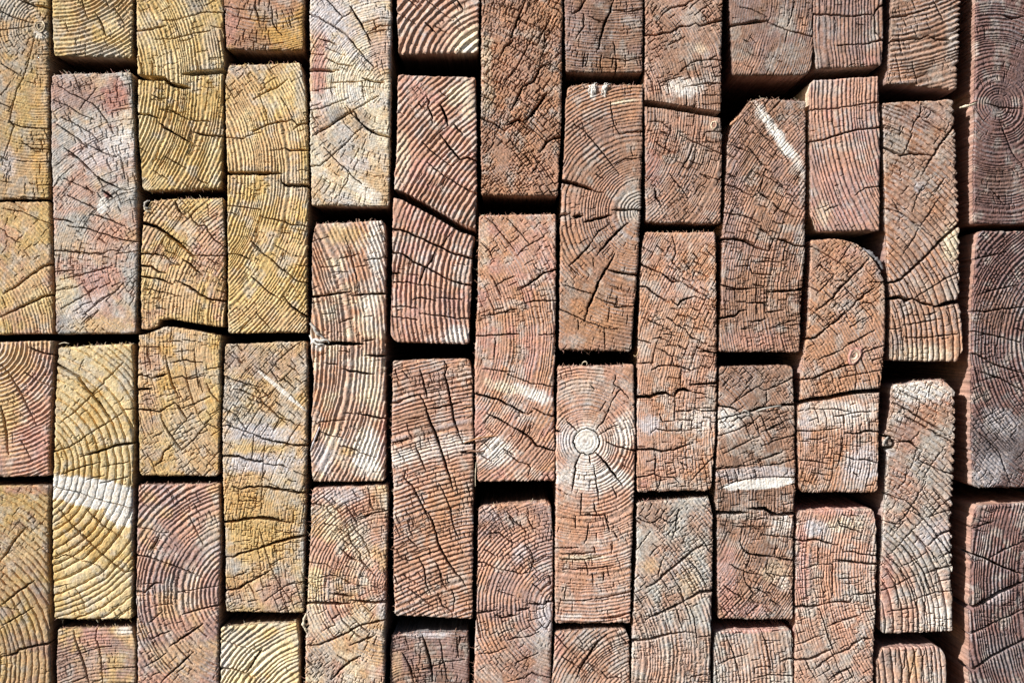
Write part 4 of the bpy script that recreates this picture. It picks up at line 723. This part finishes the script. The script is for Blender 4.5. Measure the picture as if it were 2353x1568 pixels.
# splinters and curls standing proud of the faces: (owner point, points, radius, tint, name)
SPL = [
    ((1110, 1010), [(1146, 999, -2), (1120, 1002, 4), (1100, 1005, 6), (1084, 1010, 6), (1066, 1016, 4)], 1.9, 'amber', 'splinter'),
    ((1110, 1030), [(1112, 1035, 0), (1098, 1036, 6), (1084, 1034, 6), (1072, 1037, 5)], 2.2, 'brown', 'splinter'),
    ((1110, 1090), [(1094, 1060, 2), (1092, 1090, 4), (1092, 1116, 0)], 1.0, 'cream', 'splinter'),
    ((2260, 240), [(2246, 236, -6), (2234, 240, -2), (2222, 245, 0), (2208, 248, 0), (2200, 250, 0)], 3.0, 'cream', 'splinter'),
    ((2260, 236), [(2244, 232, -4), (2232, 236, 0), (2222, 241, 2)], 1.8, 'pink', 'splinter'),
    ((350, 475), [(352, 474, -4), (340, 480, 2), (333, 474, 5), (337, 464, 5), (346, 462, 3)], 2.6, 'grey', 'wood_curl'),
    ((350, 480), [(350, 480, -4), (343, 488, 2), (334, 482, 4), (332, 474, 2)], 1.6, 'cream', 'wood_curl'),
    ((1350, 845), [(1336, 839, -3), (1338, 832, 3), (1344, 829, 5), (1349, 833, 4), (1347, 838, 2)], 1.1, 'cream', 'wood_curl'),
    ((1475, 812), [(1466, 806, -6), (1464, 815, 0), (1459, 819, 3), (1455, 815, 3)], 1.1, 'tan', 'wood_curl'),
    ((738, 785), [(712, 742, 0), (722, 752, 4), (726, 764, 5), (738, 772, 4), (748, 782, 2)], 3.4, 'grey', 'splinter'),
    ((738, 790), [(714, 790, 0), (724, 778, 5), (736, 784, 6), (752, 780, 3), (756, 788, 1)], 3.0, 'white', 'splinter'),
    ((738, 795), [(711, 770, -1), (718, 782, 4), (730, 792, 5), (744, 790, 2)], 2.8, 'white', 'splinter'),
    ((720, 1020), [(734, 980, -1), (726, 1000, 4), (719, 1020, 5), (713, 1034, 0)], 2.0, 'lilac', 'splinter'),
    ((715, 1430), [(704, 1408, -2), (699, 1420, 3), (697, 1434, 4), (703, 1444, 2), (706, 1452, 0)], 3.0, 'cream', 'splinter'),
    ((1710, 945), [(1704, 948, 0), (1708, 941, 5), (1716, 944, 6), (1722, 950, 4), (1714, 954, 2)], 1.8, 'grey', 'wood_curl'),
    ((1760, 938), [(1736, 944, 1), (1755, 938, 5), (1775, 934, 5), (1794, 931, 1)], 2.2, 'grey', 'splinter'),
    ((1690, 280), [(1706, 262, -8), (1696, 270, -3), (1688, 279, 0), (1680, 285, 0), (1676, 288, 0)], 3.6, 'orange', 'splinter'),
    ((2030, 1010), [(2040, 1003, -2), (2032, 1010, 2), (2028, 1016, 2), (2034, 1022, 1)], 3.2, 'grey', 'splinter'),
    ((2010, 590), [(1984, 572, -14), (1998, 580, -8), (2012, 592, -6), (2024, 604, -8), (2030, 618, -12)], 5.0, 'slate', 'bark_strip'),
    ((120, 793), [(135, 790, -4), (148, 786, 0), (160, 789, 2)], .9, 'cream', 'wood_curl'),
]
for (tx_, ty_, n_) in ((1361, 208, 16), (1387, 205, 9)):
    for k in range(n_):
        x_ = tx_ + rng.normal(0, 3.4); y_ = ty_ + rng.normal(0, 4)
        le = rng.uniform(12, 24); lean = rng.normal(2.5, 3)
        SPL.append(((tx_, 215), [(x_, y_ + le * .5, -1), (x_ + lean * .2, y_, rng.uniform(2, 5)), (x_ + lean * .7, y_ - le * .35, rng.uniform(1, 5)), (x_ + lean * 1.6, y_ - le * .55, -2)], rng.uniform(.8, 1.7), 'white', 'torn_tuft'))
for (own, pts, rad, tint, nm) in SPL:
    b = beam_at(*own)
    P = np.array(pts, float)
    # refine and roughen
    t = np.linspace(0, len(P) - 1, len(P) * 4)
    Q = np.column_stack([np.interp(t, np.arange(len(P)), P[:, k]) for k in range(3)])
    for _ in range(2):
        Q[1:-1] = .5 * Q[1:-1] + .25 * (Q[:-2] + Q[2:])
    s = np.linspace(0, 1, len(Q))
    R = rad * (.25 + .75 * np.sin(math.pi * np.clip(.12 + .86 * s, 0, 1)) ** .7) * (1 + .25 * rng.normal(size=len(Q)))
    Q[:, 2] += b['dz']
    co, q = tube([(Q, np.abs(R) + .15)], 7)
    part(nm, b['ob'], co, q, PAL[tint] * (1 + .18 * rng.normal(size=(len(co), 1))))


# knots: a turned dish with raised rim, set into the face
def knot(own, cx, cy, rx, ry, prof, tints, ang=0):
    b = beam_at(*own)
    co = []; cc = []; n = 28
    for (f, h, k) in prof:
        for s in range(n):
            th = 2 * math.pi * s / n
            rr = f * (1 + .07 * math.sin(3 * th + f * 4) + .05 * rng.normal())
            x, y = rx * rr * math.cos(th), ry * rr * math.sin(th)
            co.append((cx + x * math.cos(ang) - y * math.sin(ang), cy + x * math.sin(ang) + y * math.cos(ang), b['dz'] + h + .35 * rng.normal()))
            cc.append(PAL[tints[k]] * (1 + .12 * rng.normal()))
    m = len(prof)
    q = [(i * n + s, i * n + (s + 1) % n, (i + 1) * n + (s + 1) % n, (i + 1) * n + s) for i in range(m - 1) for s in range(n)]
    part('knot', b['ob'], np.array(co), np.array(q), np.array(cc))


knot((93, 62), 93, 62, 12, 13, [(1.15, -8, 0), (1.05, 1.5, 0), (.92, 3, 1), (.8, 1, 1), (.68, -7, 0), (.6, 1, 1), (.5, 3.5, 1), (.4, 0, 0), (.25, -6, 2), (.02, -8, 2)], ('umber', 'cream', 'char'))
knot((1639, 288), 1639, 288, 7, 9.5, [(1.1, -5, 0), (1, 2, 1), (.85, 3.5, 1), (.7, 1.5, 0), (.4, 2.2, 0), (.02, 2, 0)], ('pinkbrown', 'cream'), .2)
knot((1960, 815), 1962, 817, 13, 20, [(1.12, -5, 0), (1, 2, 0), (.86, 3, 0), (.74, .5, 1), (.6, 1.5, 2), (.4, .8, 1), (.2, -2, 1), (.02, -4, 0)], ('pink', 'cream', 'red'), .5)

# ---------------------------------------------------------------- added dark box behind and around the stack, keeps light out of the gaps
m = bpy.data.materials.new('dark light blocker'); m.use_nodes = True
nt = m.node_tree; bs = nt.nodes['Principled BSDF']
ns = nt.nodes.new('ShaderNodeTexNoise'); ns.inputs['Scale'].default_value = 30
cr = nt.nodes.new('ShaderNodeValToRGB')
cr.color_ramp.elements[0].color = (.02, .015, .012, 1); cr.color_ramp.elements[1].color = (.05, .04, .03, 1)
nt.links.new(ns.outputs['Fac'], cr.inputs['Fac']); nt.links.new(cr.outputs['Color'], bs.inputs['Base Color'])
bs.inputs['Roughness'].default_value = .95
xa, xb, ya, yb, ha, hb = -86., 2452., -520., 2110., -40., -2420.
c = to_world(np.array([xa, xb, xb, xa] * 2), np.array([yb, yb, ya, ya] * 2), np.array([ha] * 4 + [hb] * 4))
me = build_mesh('light_blocker', c, np.array([(4, 5, 6, 7), (0, 1, 5, 4), (1, 2, 6, 5), (2, 3, 7, 6), (3, 0, 4, 7)]), None, m)
bg = bpy.data.objects.new('light_blocker', me); COL.objects.link(bg); bg['kind'] = 'structure'

# ---------------------------------------------------------------- light, sky, camera
EL, AZ = math.radians(27), math.radians(31)      # above the wall plane / above the horizontal
to_sun = np.array([-math.cos(EL) * math.cos(AZ), -math.sin(EL), math.cos(EL) * math.sin(AZ)])
ld = bpy.data.lights.new('sun', 'SUN'); ld.energy = 5.0; ld.angle = math.radians(.5); ld.color = (1.0, .955, .9)
sun = bpy.data.objects.new('sun', ld); COL.objects.link(sun)
from mathutils import Vector
sun.rotation_euler = Vector(to_sun).to_track_quat('Z', 'Y').to_euler()
sun.location = Vector(to_sun) * 3

w = bpy.data.worlds.new('World'); scene.world = w; w.use_nodes = True
wn = w.node_tree
sky = wn.nodes.new('ShaderNodeTexSky'); sky.sky_type = 'NISHITA'; sky.sun_disc = False
sky.sun_elevation = math.asin(to_sun[2]); sky.sun_rotation = math.atan2(to_sun[0], to_sun[1])
bgn = wn.nodes['Background']; bgn.inputs['Strength'].default_value = .05
wn.links.new(sky.outputs['Color'], bgn.inputs['Color'])

cd = bpy.data.cameras.new('camera'); cd.sensor_width = 36; cd.lens = 50; cd.clip_start = .01; cd.clip_end = 100
cam = bpy.data.objects.new('camera', cd); COL.objects.link(cam)
cam.location = (0, -2352 * 50 / 36 * U, 0); cam.rotation_euler = (math.radians(90), 0, 0)
scene.camera = cam
vs = scene.view_settings
vs.view_transform = 'Standard'; vs.look = 'None'; vs.gamma = 1; vs.exposure = 0.46; vs.use_curve_mapping = False
scene.render.film_transparent = False
scene.cycles.max_bounces = 4
